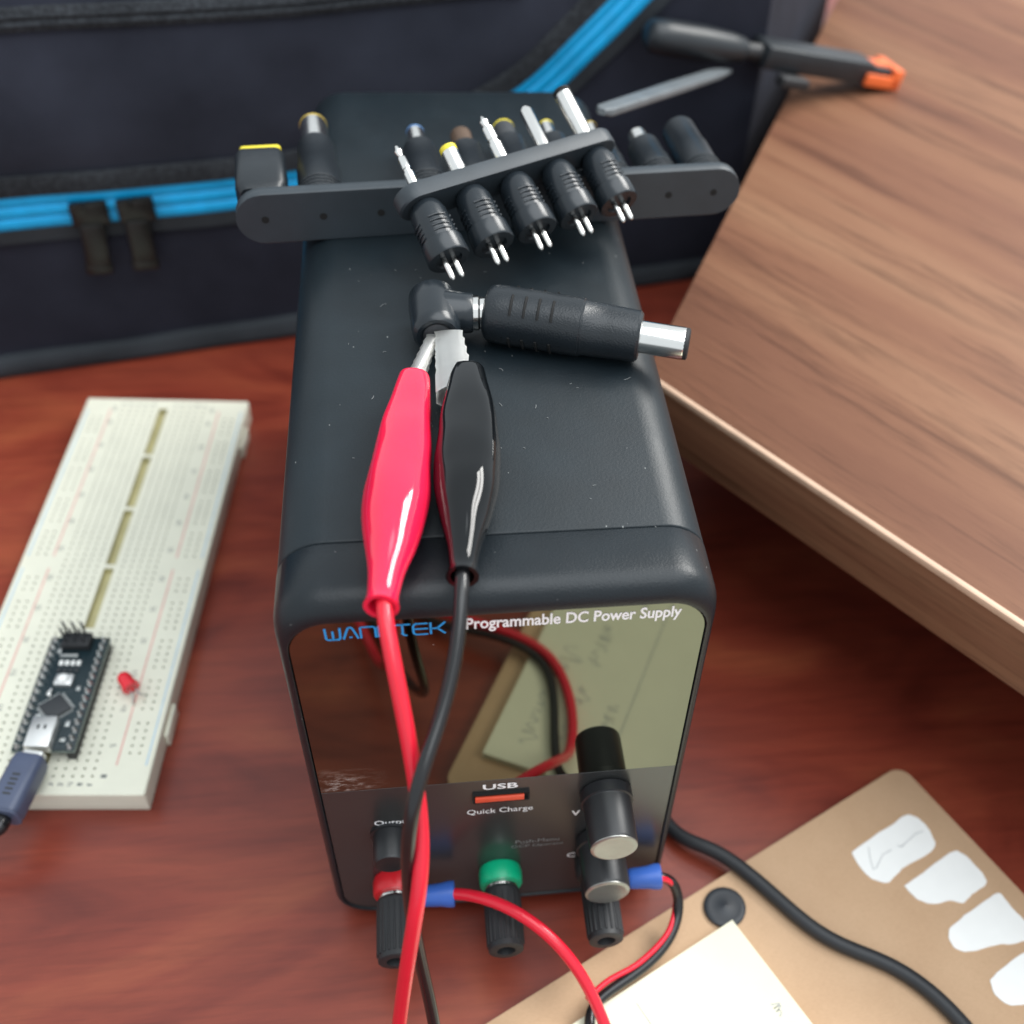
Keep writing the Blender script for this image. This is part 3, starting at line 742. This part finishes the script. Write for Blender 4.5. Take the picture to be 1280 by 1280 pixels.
up_ = thing('usb_plug', (bbl[0] + 2.5, bbl[1] - .5, 1.1), 'slate-blue cable plug pushed into the small circuit board', 'plug', rotz=BR)
def lw(u, v, z): return (u, v, z)
pm = MB(); rg = []
du = Vector((2.76 - 2.62, 1.25 + .75)).normalized()
def plug_ring(c, hw, hh, ax):
    e1 = Vector((ax.y, -ax.x, 0)); return [Vector((c.x, c.y, c.z)) + e1 * a + Vector((0, 0, b)) for a, b in rrect(-hw, hw, -hh, hh, min(hw, hh) * .55, 4)]
A0 = Vector((2.76, 1.02, 1.50)); A1 = Vector((2.50, -.70, 1.46)); ax = (A1 - A0).normalized()
offb = Vector((2.5, -.5, 1.1)); 
# local frame of the plug equals the board frame moved to the plug's base
cR = Matrix.Rotation(-BR, 3, 'Z'); shift = cR @ Vector((2.5, -.5, 1.1))
for t, hw, hh in ((0, .32, .26), (.02, .38, .32), (.12, .42, .36), (.9, .43, .37), (.94, .40, .34), (.955, .40, .34), (.97, .44, .37), (1.0, .40, .33)):
    rg.append([v - shift for v in plug_ring(A0 + (A1 - A0) * t, hw, hh, ax)])
pm.rings(rg).build('plug_shell', M['usbplug'], up_)
tip = MB().rings([[v - shift for v in plug_ring(A0 - ax * d, .29, .16, ax)] for d in (-.02, .14)]).build('plug_tip', M['steel'], up_)
gr = MB()
for k in range(5): 
    c_ = A0 + ax * (.7 + .14 * k) + Vector((0, 0, .366)) - shift
    gr.box((-.10, -.03, -.01), (.10, .03, .008), rot=Matrix.Rotation(math.atan2(ax.y, ax.x) - math.pi / 2, 3, 'Z'), origin=c_)
gr.build('grip_ridges', M['chip'], up_)
MB().tube([A1 - shift - ax * .05, A1 + ax * .35 - shift, A1 + Vector((-1.2, -.55, -.25)) - shift, A1 + Vector((-3.2, -.5, -1.1)) - shift, A1 + Vector((-5, .2, -1.24)) - shift, A1 + Vector((-10, 1.0, -1.24)) - shift], .20, 12).build('cable', M['blackwire'], up_)

led = thing('red_led', bbl, 'small red LED plugged into the breadboard beside the circuit board', 'LED', rotz=BR)
a = Vector((4.26, 3.98, 1.26)); b = Vector((4.62, 3.56, 1.16)); ax = (a - b).normalized()
MB().lathe(b, ax, [(0, .245), (.09, .245), (.10, .205), (.38, .205), (.48, .175), (.55, .10), (.575, .0)], 20, cap1=False).build('lens', M['ledlens'], led)
MB().tube([b + ax * .02 + Vector((.06, .05, 0)), b - ax * .25 + Vector((.06, .05, 0)), (4.98, 3.45, .95), (4.98, 3.45, .72)], .025, 6).build('leg', M['tin'], led)
MB().tube([b + ax * .02 - Vector((.06, .05, 0)), b - ax * .2 - Vector((.06, .05, 0)), (4.72, 3.18, .95), (4.72, 3.18, .72)], .025, 6).build('leg', M['tin'], led)

# ------------------------------------------------------------------ long adapter strip on the power supply and its plugs
sdir = Vector((1, .09, 0)).normalized(); snor = Vector((-sdir.y, sdir.x, 0))
sbase = Vector((-4.77, 11.75, 12.37))
def sp(x, d=0, z=0):   # x along the strip as world x of its hole
    return sbase + sdir * ((x + 4.77) / sdir.x) + snor * d + Vector((0, 0, z))
ls = thing('adapter_strip', tuple(sp(.8)), 'long black rubber strip of barrel adapters lying across the power supply', 'adapter strip')
half = .66; m = MB()
ends = (-4.78, 6.36); out = []
for x, a0, in ((ends[1], -90), (ends[0], 90)):
    for k in range(13):
        a = R(a0 + 180 * k / 12); out.append((x + half * math.cos(a), half + .01 + half * math.sin(a)))
rg = []
for d, sh in ((-.17, .05), (-.13, .0), (.13, .0), (.17, .05)):
    rg.append([sp(0.8 + (x - .8) * (1 - sh * .02 / .3 * 0) , d, half + (z - half) * (1 - sh)) for x, z in out])
m.rings(rg).build('strip_plate', M['strip'], ls, world=True)
holes = [-4.77, -3.42, -2.06, -.80, .38, 1.57, 2.76, 3.95, 5.13, 6.32]
for x in holes:
    MB().lathe(sp(x, -.16, half), -snor, [(0, .095), (.016, .090), (.016, .02)], 16, cap0=False).build('pin_hole', M['hole'], ls, world=True)
def adapter(x, prof, tipprof, tipmat, ringmat, lab, z=None, ribs=True):
    rmax = max(r for _, r in prof); z = .06 + rmax if z is None else z
    z = max(z, rmax + .04)
    p = thing('barrel_adapter', tuple(sp(x, .2, .03)), lab, 'adapter', 'adapters held in the long strip')
    bdy = MB().lathe(sp(x, .18, z), snor, prof, 26).build('body', M['plug'], p, world=True)
    if ribs:
        m = MB()
        for k in range(4): m.lathe(sp(x, .42 + k * .16, z), snor, [(0, rmax + .005), (.02, rmax + .03), (.06, rmax + .03), (.08, rmax + .005)], 24, cap0=False, cap1=False)
        m.build('grip_ribs', M['plug'], p, world=True).parent = bdy
    d1 = prof[-1][0] + .18
    tip_ = MB().lathe(sp(x, d1 - .02, z), snor, tipprof, 22).build('tip', tipmat, p, world=True)
    if ringmat:
        d2 = d1 + tipprof[-1][0]; r2 = tipprof[-1][1]
        MB().lathe(sp(x, d2 - .03, z), snor, [(0, r2 * 1.02), (.06, r2 * 1.02), (.10, r2 * .85), (.105, r2 * .5), (-.05, r2 * .45)], 20).build('insulator_ring', ringmat, p, world=True).parent = tip_
    return p
# flat rectangular-tip adapter at the left end
p = thing('barrel_adapter', tuple(sp(-4.77, .2, .03)), 'flat adapter with yellow rectangular tip at the left end of the long strip', 'adapter', 'adapters held in the long strip')
MB().lathe(sp(-4.77, .18, .62), snor, [(0, .42), (.35, .44), (.5, .5)], 24).build('neck', M['plug'], p, world=True)
def rr_ring(x, d, hw, hz, z): return [sp(x + a, d, z + b) for a, b in rrect(-hw, hw, -hz, hz, min(hw, hz) * .4, 4)]
MB().rings([rr_ring(-4.80, d, w_, h_, .66) for d, w_, h_ in ((.55, .48, .42), (.75, .60, .52), (2.2, .60, .52), (2.4, .56, .48))]).build('body', M['plug'], p, world=True)
MB().rings([rr_ring(-4.80, d, .50, .24, .60) for d in (2.38, 2.95)]).build('tip', M['chip'], p, world=True)
MB().rings([rr_ring(-4.80, d, .51, .25, .60) for d in (2.94, 3.08)]).build('insulator_ring', M['yellow'], p, world=True)
B1 = lambda L, r: [(0, r * .92), (.12, r), (.3, r * 1.02), (L * .6, r), (L * .62, r * .93), (L, r * .88), (L + .03, r * .8)]
adapter(-3.42, B1(3.0, .54), [(0, .36), (1.2, .36)], M['nickel'], M['brass'], 'large barrel adapter with silver tip beside the flat yellow-tipped one')
adapter(-.80, B1(2.6, .52), [(0, .24), (1.0, .24)], M['nickel'], M['bluetip'], 'barrel adapter with pale blue tip ring on the long strip')
adapter(.38, B1(2.4, .52), [(0, .28), (.9, .28)], M['browntip'], M['browntip'], 'barrel adapter with dull brown tip on the long strip')
adapter(1.57, B1(2.7, .50), [(0, .30), (.9, .30)], M['chip'], M['yellow'], 'barrel adapter with wide yellow tip ring on the long strip')
adapter(2.76, B1(2.7, .48), [(0, .20), (1.0, .20)], M['nickel'], M['yellow'], 'slim barrel adapter with small yellow tip ring, sixth along the long strip')
adapter(3.95, B1(2.5, .48), [(0, .20), (1.0, .20)], M['nickel'], M['brass'], 'slim barrel adapter with brass tip, third from the right end of the long strip')
adapter(5.13, B1(2.2, .50), [(0, .26), (.7, .26)], M['nickel'], None, 'stubby silver-tipped adapter, second from the right end of the long strip')
adapter(6.32, B1(3.0, .52), [(0, .10), (.16, .08)], M['nickel'], None, 'all-black adapter at the right end of the long strip')

# ------------------------------------------------------------------ short adapter strip, tilted on top of the long one
yw, tl = R(22), R(25)
fa = Vector((math.sin(yw) * math.cos(tl), -math.cos(yw) * math.cos(tl), -math.sin(tl)))      # towards the pin ends
ra = Vector((math.cos(yw), math.sin(yw), 0)); ua = ra.cross(fa) * -1
if ua.z < 0: ua = -ua
E = [Vector(e) for e in ((-.491, 8.999, 13.5), (.572, 9.615, 13.5), (1.535, 10.091, 13.5), (2.581, 10.688, 13.5), (3.686, 11.273, 13.5))]
# straighten the five pin ends onto one row
ec = sum(E, Vector()) / 5; pitch = (E[4] - E[0]).length / 4
row = (E[4] - E[0]).normalized(); E = [ec + row * (k - 2) * pitch for k in range(5)]
ss = thing('adapter_strip', tuple(ec - fa * 1.5 + Vector((0, 0, -.6))), 'short black rubber strip of barrel adapters tilted on top of the long strip', 'adapter strip')
pcx = ec - fa * 1.66; rowp = row
m = MB(); out = []; L2 = 2 * pitch + .16; hh = .46
for s_, a0 in ((L2, -90), (-L2, 90)):
    for k in range(13):
        a = R(a0 + 180 * k / 12); out.append((s_ + hh * math.cos(a), hh * math.sin(a)))
ux = row.cross(fa).normalized(); ux = ux if ux.z > 0 else -ux
nx = row.cross(ux); nx = nx if nx.dot(fa) < 0 else -nx
m.rings([[pcx + row * (a * k_) + ux * (b * k_) + nx * d for a, b in out] for d, k_ in ((-.19, .985), (-.15, 1), (.15, 1), (.19, .985))]).build('strip_plate', M['strip'], ss, world=True)
tips = [
 (M['nickel'], [(0, .12), (.42, .12), (.43, .09), (.50, .09), (.51, .11), (.74, .11), (.80, .06), (.9, .10), (1.02, .03)], None, 'jack-tipped adapter at the left end of the short strip'),
 (M['nickel'], [(0, .20), (.62, .20)], M['yellow'], 'adapter with bright yellow tip ring, second on the short strip'),
 (M['nickel'], [(0, .17), (.50, .17), (.51, .13), (.58, .13), (.59, .15), (.86, .15), (.92, .08), (1.02, .12), (1.14, .03)], None, 'jack-tipped adapter in the middle of the short strip'),
 (M['nickel'], [(0, .17), (1.0, .17), (1.08, .10)], None, 'plain silver-tipped adapter, fourth on the short strip'),
 (M['nickel'], [(0, .22), (1.15, .22)], M['hole'], 'thick silver-tipped adapter at the right end of the short strip')]
for k in range(5):
    e = E[k]; lab = tips[k][3]
    p = thing('barrel_adapter', tuple(e - fa * .8), lab, 'adapter', 'adapters held in the short strip')
    r = .45
    prof = [(-1.46, .33), (-1.40, .36), (-1.2, r * .95), (-.50, r * .96), (-.46, r * .94), (-.44, r * 1.08), (-.04, r * 1.12), (0, r * 1.06), (.0, r * .7), (-.06, r * .65)]
    bdy = MB().lathe(e, fa, prof, 28).build('body', M['plug_smooth'], p, world=True)
    m = MB()
    for q in range(4):
        for side in (ux, row, -row):
            cpos = e - fa * (.58 + .12 * q) + side * (r * .97)
            t2 = side.cross(fa).normalized()
            m.tube([cpos - t2 * .2 - side * .045, cpos + side * .012, cpos + t2 * .2 - side * .045], .026, 6, res=4)
    m.build('grip_ribs', M['plug_smooth'], p, world=True).parent = bdy
    for s_ in (-1, 1):
        MB().lathe(e + row * (.12 * s_) - fa * .06, fa, [(0, .068), (.50, .068), (.55, .03)], 10).build('contact_pin', M['nickel'], p, world=True)
    te = e - fa * 1.83
    tp = [(d * 1.28, r_) for d, r_ in tips[k][1]]
    tip_ = MB().lathe(te, -fa, tp, 18).build('tip', tips[k][0], p, world=True)
    if tips[k][2]:
        d = tp[-1][0]; rr_ = tips[k][1][-1][1]
        MB().lathe(te - fa * (d - .02), -fa, [(0, rr_ * 1.03), (.12, rr_ * 1.03), (.14, rr_ * .8), (.14, rr_ * .5), (.02, rr_ * .45)], 18).build('insulator_ring', tips[k][2], p, world=True).parent = tip_

# ------------------------------------------------------------------ elbow plug and the large adapter it is pushed into
P0 = Vector((.22, 7.62, 13.05)); P1 = Vector((3.50, 6.62, 13.02)); ax = (P1 - P0).normalized()
ad = thing('barrel_adapter', tuple((P0 + P1) / 2 - Vector((0, 0, .66))), 'large black barrel adapter with silver tip lying on top of the power supply', 'adapter')
L_ = (P1 - P0).length
MB().lathe(P0, ax, [(.06, .20), (.05, .36), (0, .40), (.0, .50), (.06, .585), (.16, .62), (.4, .64), (L_ * .62, .635), (L_ * .625, .615), (L_ * .635, .615), (L_ * .64, .60), (L_ * .8, .58), (L_ - .06, .555), (L_, .50)], 36).build('body', M['plug'], ad, world=True)
m = MB(); sidev = Vector((0, 0, 1)).cross(ax).normalized()
for q in range(4):
    d = .62 + .30 * q
    for a_ in (58, 150, -32):
        pts = []
        for k in range(9):
            a = R(a_ - 22 + 44 * k / 8); pts.append(P0 + ax * d + (Vector((0, 0, 1)) * math.sin(a) - sidev * math.cos(a)) * .645)
        m.tube(pts, .030, 6, res=2)
m.build('grip_grooves', M['hole'], ad, world=True)
MB().lathe(P1 - ax * .05, ax, [(0, .355), (.98, .355), (1.02, .345)], 30, cap1=False).build('tip', M['nickel'], ad, world=True)
MB().lathe(P1 + ax * .94, ax, [(0, .348), (.10, .345), (.13, .30), (.13, .16), (-.1, .15)], 26).build('insulator_ring', M['rubber'], ad, world=True)

el = thing('elbow_plug', (-.85, 7.4, 12.4), 'black right-angle plug gripped by the alligator clips on top of the power supply', 'plug')
cE = Vector((-.92, 7.62, 13.08)); axr = Vector((1, -.06, 0)).normalized(); axf = Vector((.05, -1, -.06)).normalized()
m = MB()
m.lathe(cE - axf * .62, axf, [(0, .30), (.04, .44), (.14, .52), (.5, .54), (1.15, .53), (1.36, .50), (1.42, .44), (1.42, .36), (1.36, .34), (1.36, .0)], 32, cap1=False, up=(0, 0, 1))
m.build('elbow_body', M['plug_smooth'], el, world=True)
MB().lathe(cE + axr * .15, axr, [(0, .50), (.30, .47), (.50, .44), (.66, .43), (.70, .40)], 30).build('side_arm', M['plug_smooth'], el, world=True)
MB().lathe(cE + axr * .84, axr, [(0, .37), (.12, .38), (.16, .34), (.20, .345), (.42, .345)], 28).build('metal_barrel', M['nickel'], el, world=True)
MB().lathe(cE + axf * .70, axf, [(0, .30), (.06, .29), (.10, .22), (.10, .12)], 24).build('socket_ring', M['chip'], el, world=True)

# ------------------------------------------------------------------ test leads: alligator clip, wire, crimp sleeve
def cover(mb, a, b, prof, kink=None, seed=0, n=36):
    a = Vector(a); b = Vector(b); ax = (b - a).normalized(); L = (b - a).length
    sd_ = ax.cross(Vector((0, 0, 1))).normalized(); upv = sd_.cross(ax)
    P = spline([(t, w, h) for t, w, h in prof], 6); rings = []
    for q in P:
        c = a + ax * (L * q.x) + (Vector(kink) * math.sin(math.pi * min(1, q.x)) if kink else Vector())
        # slightly squared section, as vinyl stretched over a folded clip
        rg = []
        for k in range(n):
            t = 2 * math.pi * k / n; cx, cz = math.cos(t), math.sin(t)
            e = 2 / (2.0 + 1.3 * math.exp(-((q.x - .22) / .24) ** 2))
            x = math.copysign(abs(cx) ** e, cx); z = math.copysign(abs(cz) ** e, cz)
            d_ = 1 + .055 * noise.noise(Vector((cx * 1.3 + seed, cz * 1.3, q.x * 7))) * min(1, (1 - q.x) * 5)
            rg.append(c + sd_ * (x * q.y * d_) + upv * (z * q.z * d_))
        rings.append(rg)
    mb.rings(rings, cap0=True, cap1=False)
    # turned-in lip at the wire end
    last = rings[-1]; c = sum(last, Vector()) / n
    inner = [c + (v - c) * .72 for v in last]; deep = [v - ax * .5 for v in inner]
    mb.rings([last, inner, deep], cap0=False, cap1=True)
# red lead
redpath = [(-2.02, -.30, 13.14), (-2.05, -0.85, 13.16), (-1.89, -1.70, 12.58), (-1.78, -2.25, 11.85), (-1.67, -2.80, 10.97), (-1.61, -3.50, 9.89), (-1.79, -4.20, 9.05), (-2.10, -4.62, 7.38), (-2.34, -4.80, 5.42), (-2.7, -5.4, 3.0), (-3.2, -7.6, 1.1), (-4.2, -11, .3), (-5.6, -15, .16), (-3.6, -17.5, .16), (-2.2, -14.0, .2), (-2.6, -11.0, .3), (-1.4, -9.5, .6), (.0, -8.66, .95), (1.5, -7.95, .86), (2.2, -7.0, .84), (2.45, -5.6, .84), (2.36, -4.5, .86), (2.16, -3.7, .95), (1.77, -3.0, 1.93), (1.16, -2.3, 2.66), (.30, -1.6, 3.01), (-.59, -1.0, 2.77), (-1.24, -.62, 2.28), (-1.6, -.56, 2.08)]
rl = thing('test_lead', (-2.0, 2, 12.4), 'red test lead with red alligator clip lying on top of the power supply', 'test lead')
MB().tube(redpath, .142, 16, res=10, relax=60).build('wire', M['redwire'], rl, world=True)
m = MB(); cover(m, (-1.40, 5.42, 13.02), (-2.08, -.70, 13.08), [(0, .30, .28), (.02, .335, .31), (.14, .405, .38), (.30, .495, .47), (.44, .565, .53), (.56, .61, .57), (.66, .58, .55), (.76, .48, .46), (.86, .34, .34), (.93, .285, .285), (.97, .275, .275), (1.0, .305, .305)])
m.build('clip_cover', M['redvinyl'], rl, world=True, smooth=70)
def jaws(parent, base, tip, w, teeth_side, lift):
    base = Vector(base); tip = Vector(tip); ax = (tip - base).normalized(); sd_ = ax.cross(Vector((0, 0, 1))).normalized(); upv = sd_.cross(ax)
    L = (tip - base).length; outp = []
    for part in (0, 1):
        m = MB(); zoff = (.06 + lift) if part else (-.06 - lift * .5)
        rows = []; n = 14
        for i in range(n + 1):
            t = i / n; ww = w * (1 - .28 * t); curve = .16 * (1 - t) + .03
            row_ = []
            for k in range(9):
                q = k / 8 * 2 - 1
                edge = .05 * (1 if (i % 2) else 0) if abs(q) == 1 and t > .25 else 0
                zz = (1 if part else -1) * (curve * (1 - q * q) * 1.0 + .02) + zoff * (1 - .7 * t) - (1 if part else -1) * (edge)
                row_.append(base + ax * (L * t) + sd_ * (q * (ww - edge * .6)) + upv * zz)
            rows.append(row_)
        vs = [v for r_ in rows for v in r_]
        m.faces_from(vs, [(i * 9 + k, i * 9 + k + 1, (i + 1) * 9 + k + 1, (i + 1) * 9 + k) for i in range(n) for k in range(8)])
        r_ = bmesh.ops.solidify(m.bm, geom=list(m.bm.faces), thickness=.045)
        m.build('clip_jaw', M['steel'], parent, world=True, smooth=50)
jaws(rl, (-1.44, 5.15, 13.02), (-.98, 6.72, 13.10), .19, 1, .02)
def fork(parent, post_x, side, start):
    # blue crimp sleeve and the flat metal fork that sits under the post
    s = Vector(start); d = Vector((-side, 0.02, -.02)).normalized()
    MB().lathe(s, d, [(.35, .15), (.10, .235), (.0, .285), (.02, .315), (.14, .315), (.34, .275), (.72, .255), (.80, .22), (.80, .1)], 28, cap0=False).build('crimp_sleeve', M['bluesleeve'], parent, world=True)
    e = s + d * .75
    c = Vector((post_x, -.505, 2.0)); m = MB()
    a = math.atan2(e.z - c.z, e.x - c.x)
    pts = []
    m.box((min(e.x, c.x + side * .30), -.53, 1.90), (max(e.x, c.x + side * .30), -.475, 2.12), .01)
    m.build('fork_tongue', M['nickel'], parent, world=True)
fork(rl, -2.60, 1, (-1.18, -.60, 2.20))
# black lead
blackpath = [(-.68, .10, 13.16), (-0.72, -0.45, 13.20), (-0.83, -1.30, 12.60), (-1.19, -2.20, 11.82), (-1.59, -3.05, 11.49), (-1.84, -3.58, 10.62), (-1.94, -3.72, 8.95), (-1.93, -3.82, 6.45), (-1.66, -4.35, 3.90), (-1.7, -5.4, 1.7), (-2.7, -7.6, .4), (-3.7, -11, .16), (-5.0, -15, .16), (-3.6, -16.9, .16), (-2.6, -14.0, .16), (-2.9, -11.0, .16), (-1.5, -9.1, .40), (.1, -8.40, .88), (1.45, -7.62, .83), (1.92, -6.8, .82), (1.95, -5.6, .82), (1.80, -4.4, .82), (1.78, -3.51, .82), (1.90, -3.10, .82), (2.45, -2.72, .84), (3.29, -2.35, .86), (4.10, -1.68, .86), (4.42, -.95, 1.05), (4.28, -.60, 1.72), (3.90, -.55, 2.02), (3.5, -.55, 2.04)]
bl = thing('test_lead', (-.5, 2, 12.4), 'black test lead with glossy black alligator clip lying on top of the power supply', 'test lead')
MB().tube(blackpath, .128, 16, res=10, relax=60).build('wire', M['blackwire'], bl, world=True)
m = MB(); cover(m, (-.30, 5.55, 13.05), (-.70, -.16, 13.12), [(0, .33, .30), (.02, .37, .33), (.14, .45, .42), (.30, .56, .50), (.44, .62, .55), (.54, .63, .56), (.64, .58, .54), (.76, .45, .43), (.87, .31, .31), (.93, .26, .26), (.97, .255, .255), (1.0, .29, .29)], kink=(.05, 0, 0), seed=5)
m.build('clip_cover', M['blackvinyl'], bl, world=True, smooth=70)
jaws(bl, (-.56, 4.80, 13.00), (-.64, 6.72, 13.18), .42, 1, .10)
fork(bl, 2.32, 1, (3.88, -.55, 2.02))
# red inner conductor bonded beside the black one
tr = [Vector(p) for p in blackpath[22:]]
rp = [p + Vector((-.10, .12, .13)) for p in tr[1:6]] + [tr[6] + Vector((-.13, -.05, .10)), tr[7] + Vector((-.12, -.1, .10)), tr[8] + Vector((0, -.12, .05))]
b2 = MB().tube(rp, .075, 10, res=10).build('bonded_red_strand', M['redwire'], bl, world=True)

# ------------------------------------------------------------------ tool with orange end, grey stick
T0 = Vector((6.95, 26.30, 11.25)); T1 = Vector((17.35, 29.6, 8.42)); ax = (T1 - T0).normalized()
tl_ = thing('hand_tool', (16.5, 29.3, 8.0), 'black hand tool with notched orange end resting on the wooden stand', 'tool')
LT = (T1 - T0).length
sd_ = ax.cross(Vector((0, 0, 1))).normalized(); upv = sd_.cross(ax)
MB().lathe(T0, ax, [(0, .15), (.06, .38), (.25, .56), (.8, .62), (2.4, .62), (3.6, .54), (4.2, .44), (4.3, .36)], 24).build('rounded_handle', M['tool'], tl_, world=True)
MB().lathe(T0 + ax * 4.0, ax, [(0, .34), (.5, .30), (1.2, .34)], 20).build('collar', M['rubber'], tl_, world=True)
def bxr(m, t0, t1, s0, s1, u0_, u1_, bev=.05): m.box((t0, s0, u0_), (t1, s1, u1_), bev, rot=Matrix((ax, sd_, upv)).transposed(), origin=T0)
m = MB(); bxr(m, 5.0, LT - 1.0, -.62, .62, -.40, .45, .12); gp = m.build('grip_block', M['tool'], tl_, world=True)
m = MB(); bxr(m, LT - 1.1, LT - .1, -.62, -.30, -.35, .33, .05); m.build('prong', M['tool'], tl_, world=True)
m = MB(); bxr(m, LT - 1.1, LT - .1, .30, .62, -.35, .33, .05); m.build('prong', M['tool'], tl_, world=True)
m = MB()
for k in range(6):
    for s_ in (-.4, .4): m.lathe(T0 + ax * (5.6 + k * .6) + sd_ * s_ + upv * .33, upv, [(0, .07), (.05, .05)], 8)
m.build('grip_dimples', M['rubber'], tl_, world=True)
m = MB(); bxr(m, LT - .9, LT + .02, -.29, .29, -.30, .40, .06); bxr(m, LT - .08, LT + .40, -.72, .78, -.36, .40, .06); bxr(m, LT - 1.4, LT + .3, .63, .78, -.36, .10, .04)
m.build('orange_end', M['orange'], tl_, world=True)
m = MB(); bxr(m, 5.6, 6.9, .7, 1.25, -.75, -.35, .1); m.build('side_lug', M['rubber'], tl_, world=True)

k0 = Vector((3.92, 16.3, 13.35)); k1 = Vector((10.42, 27.35, 9.55)); ax = (k1 - k0).normalized(); sd_ = ax.cross(Vector((0, 0, 1))).normalized(); upv = sd_.cross(ax)
sk = thing('pry_stick', tuple(k0 + Vector((0, 0, -.9))), 'thin grey tapered plastic stick leaning between the power supply and the bag', 'stick')
m = MB(); rg = []
Lk = (k1 - k0).length
for t, w_, h_ in ((0, .10, .08), (.02, .26, .12), (.5, .30, .12), (.85, .30, .10), (.97, .20, .06), (1, .10, .03)):
    rg.append([k0 + ax * (Lk * t) + sd_ * a + upv * b for a, b in rrect(-w_, w_, -h_, h_, min(w_, h_) * .5, 3)])
m.rings(rg).build('shaft', M['spudger'], sk, world=True)

for o in bpy.data.objects:
    if '_base' in o: del o['_base']
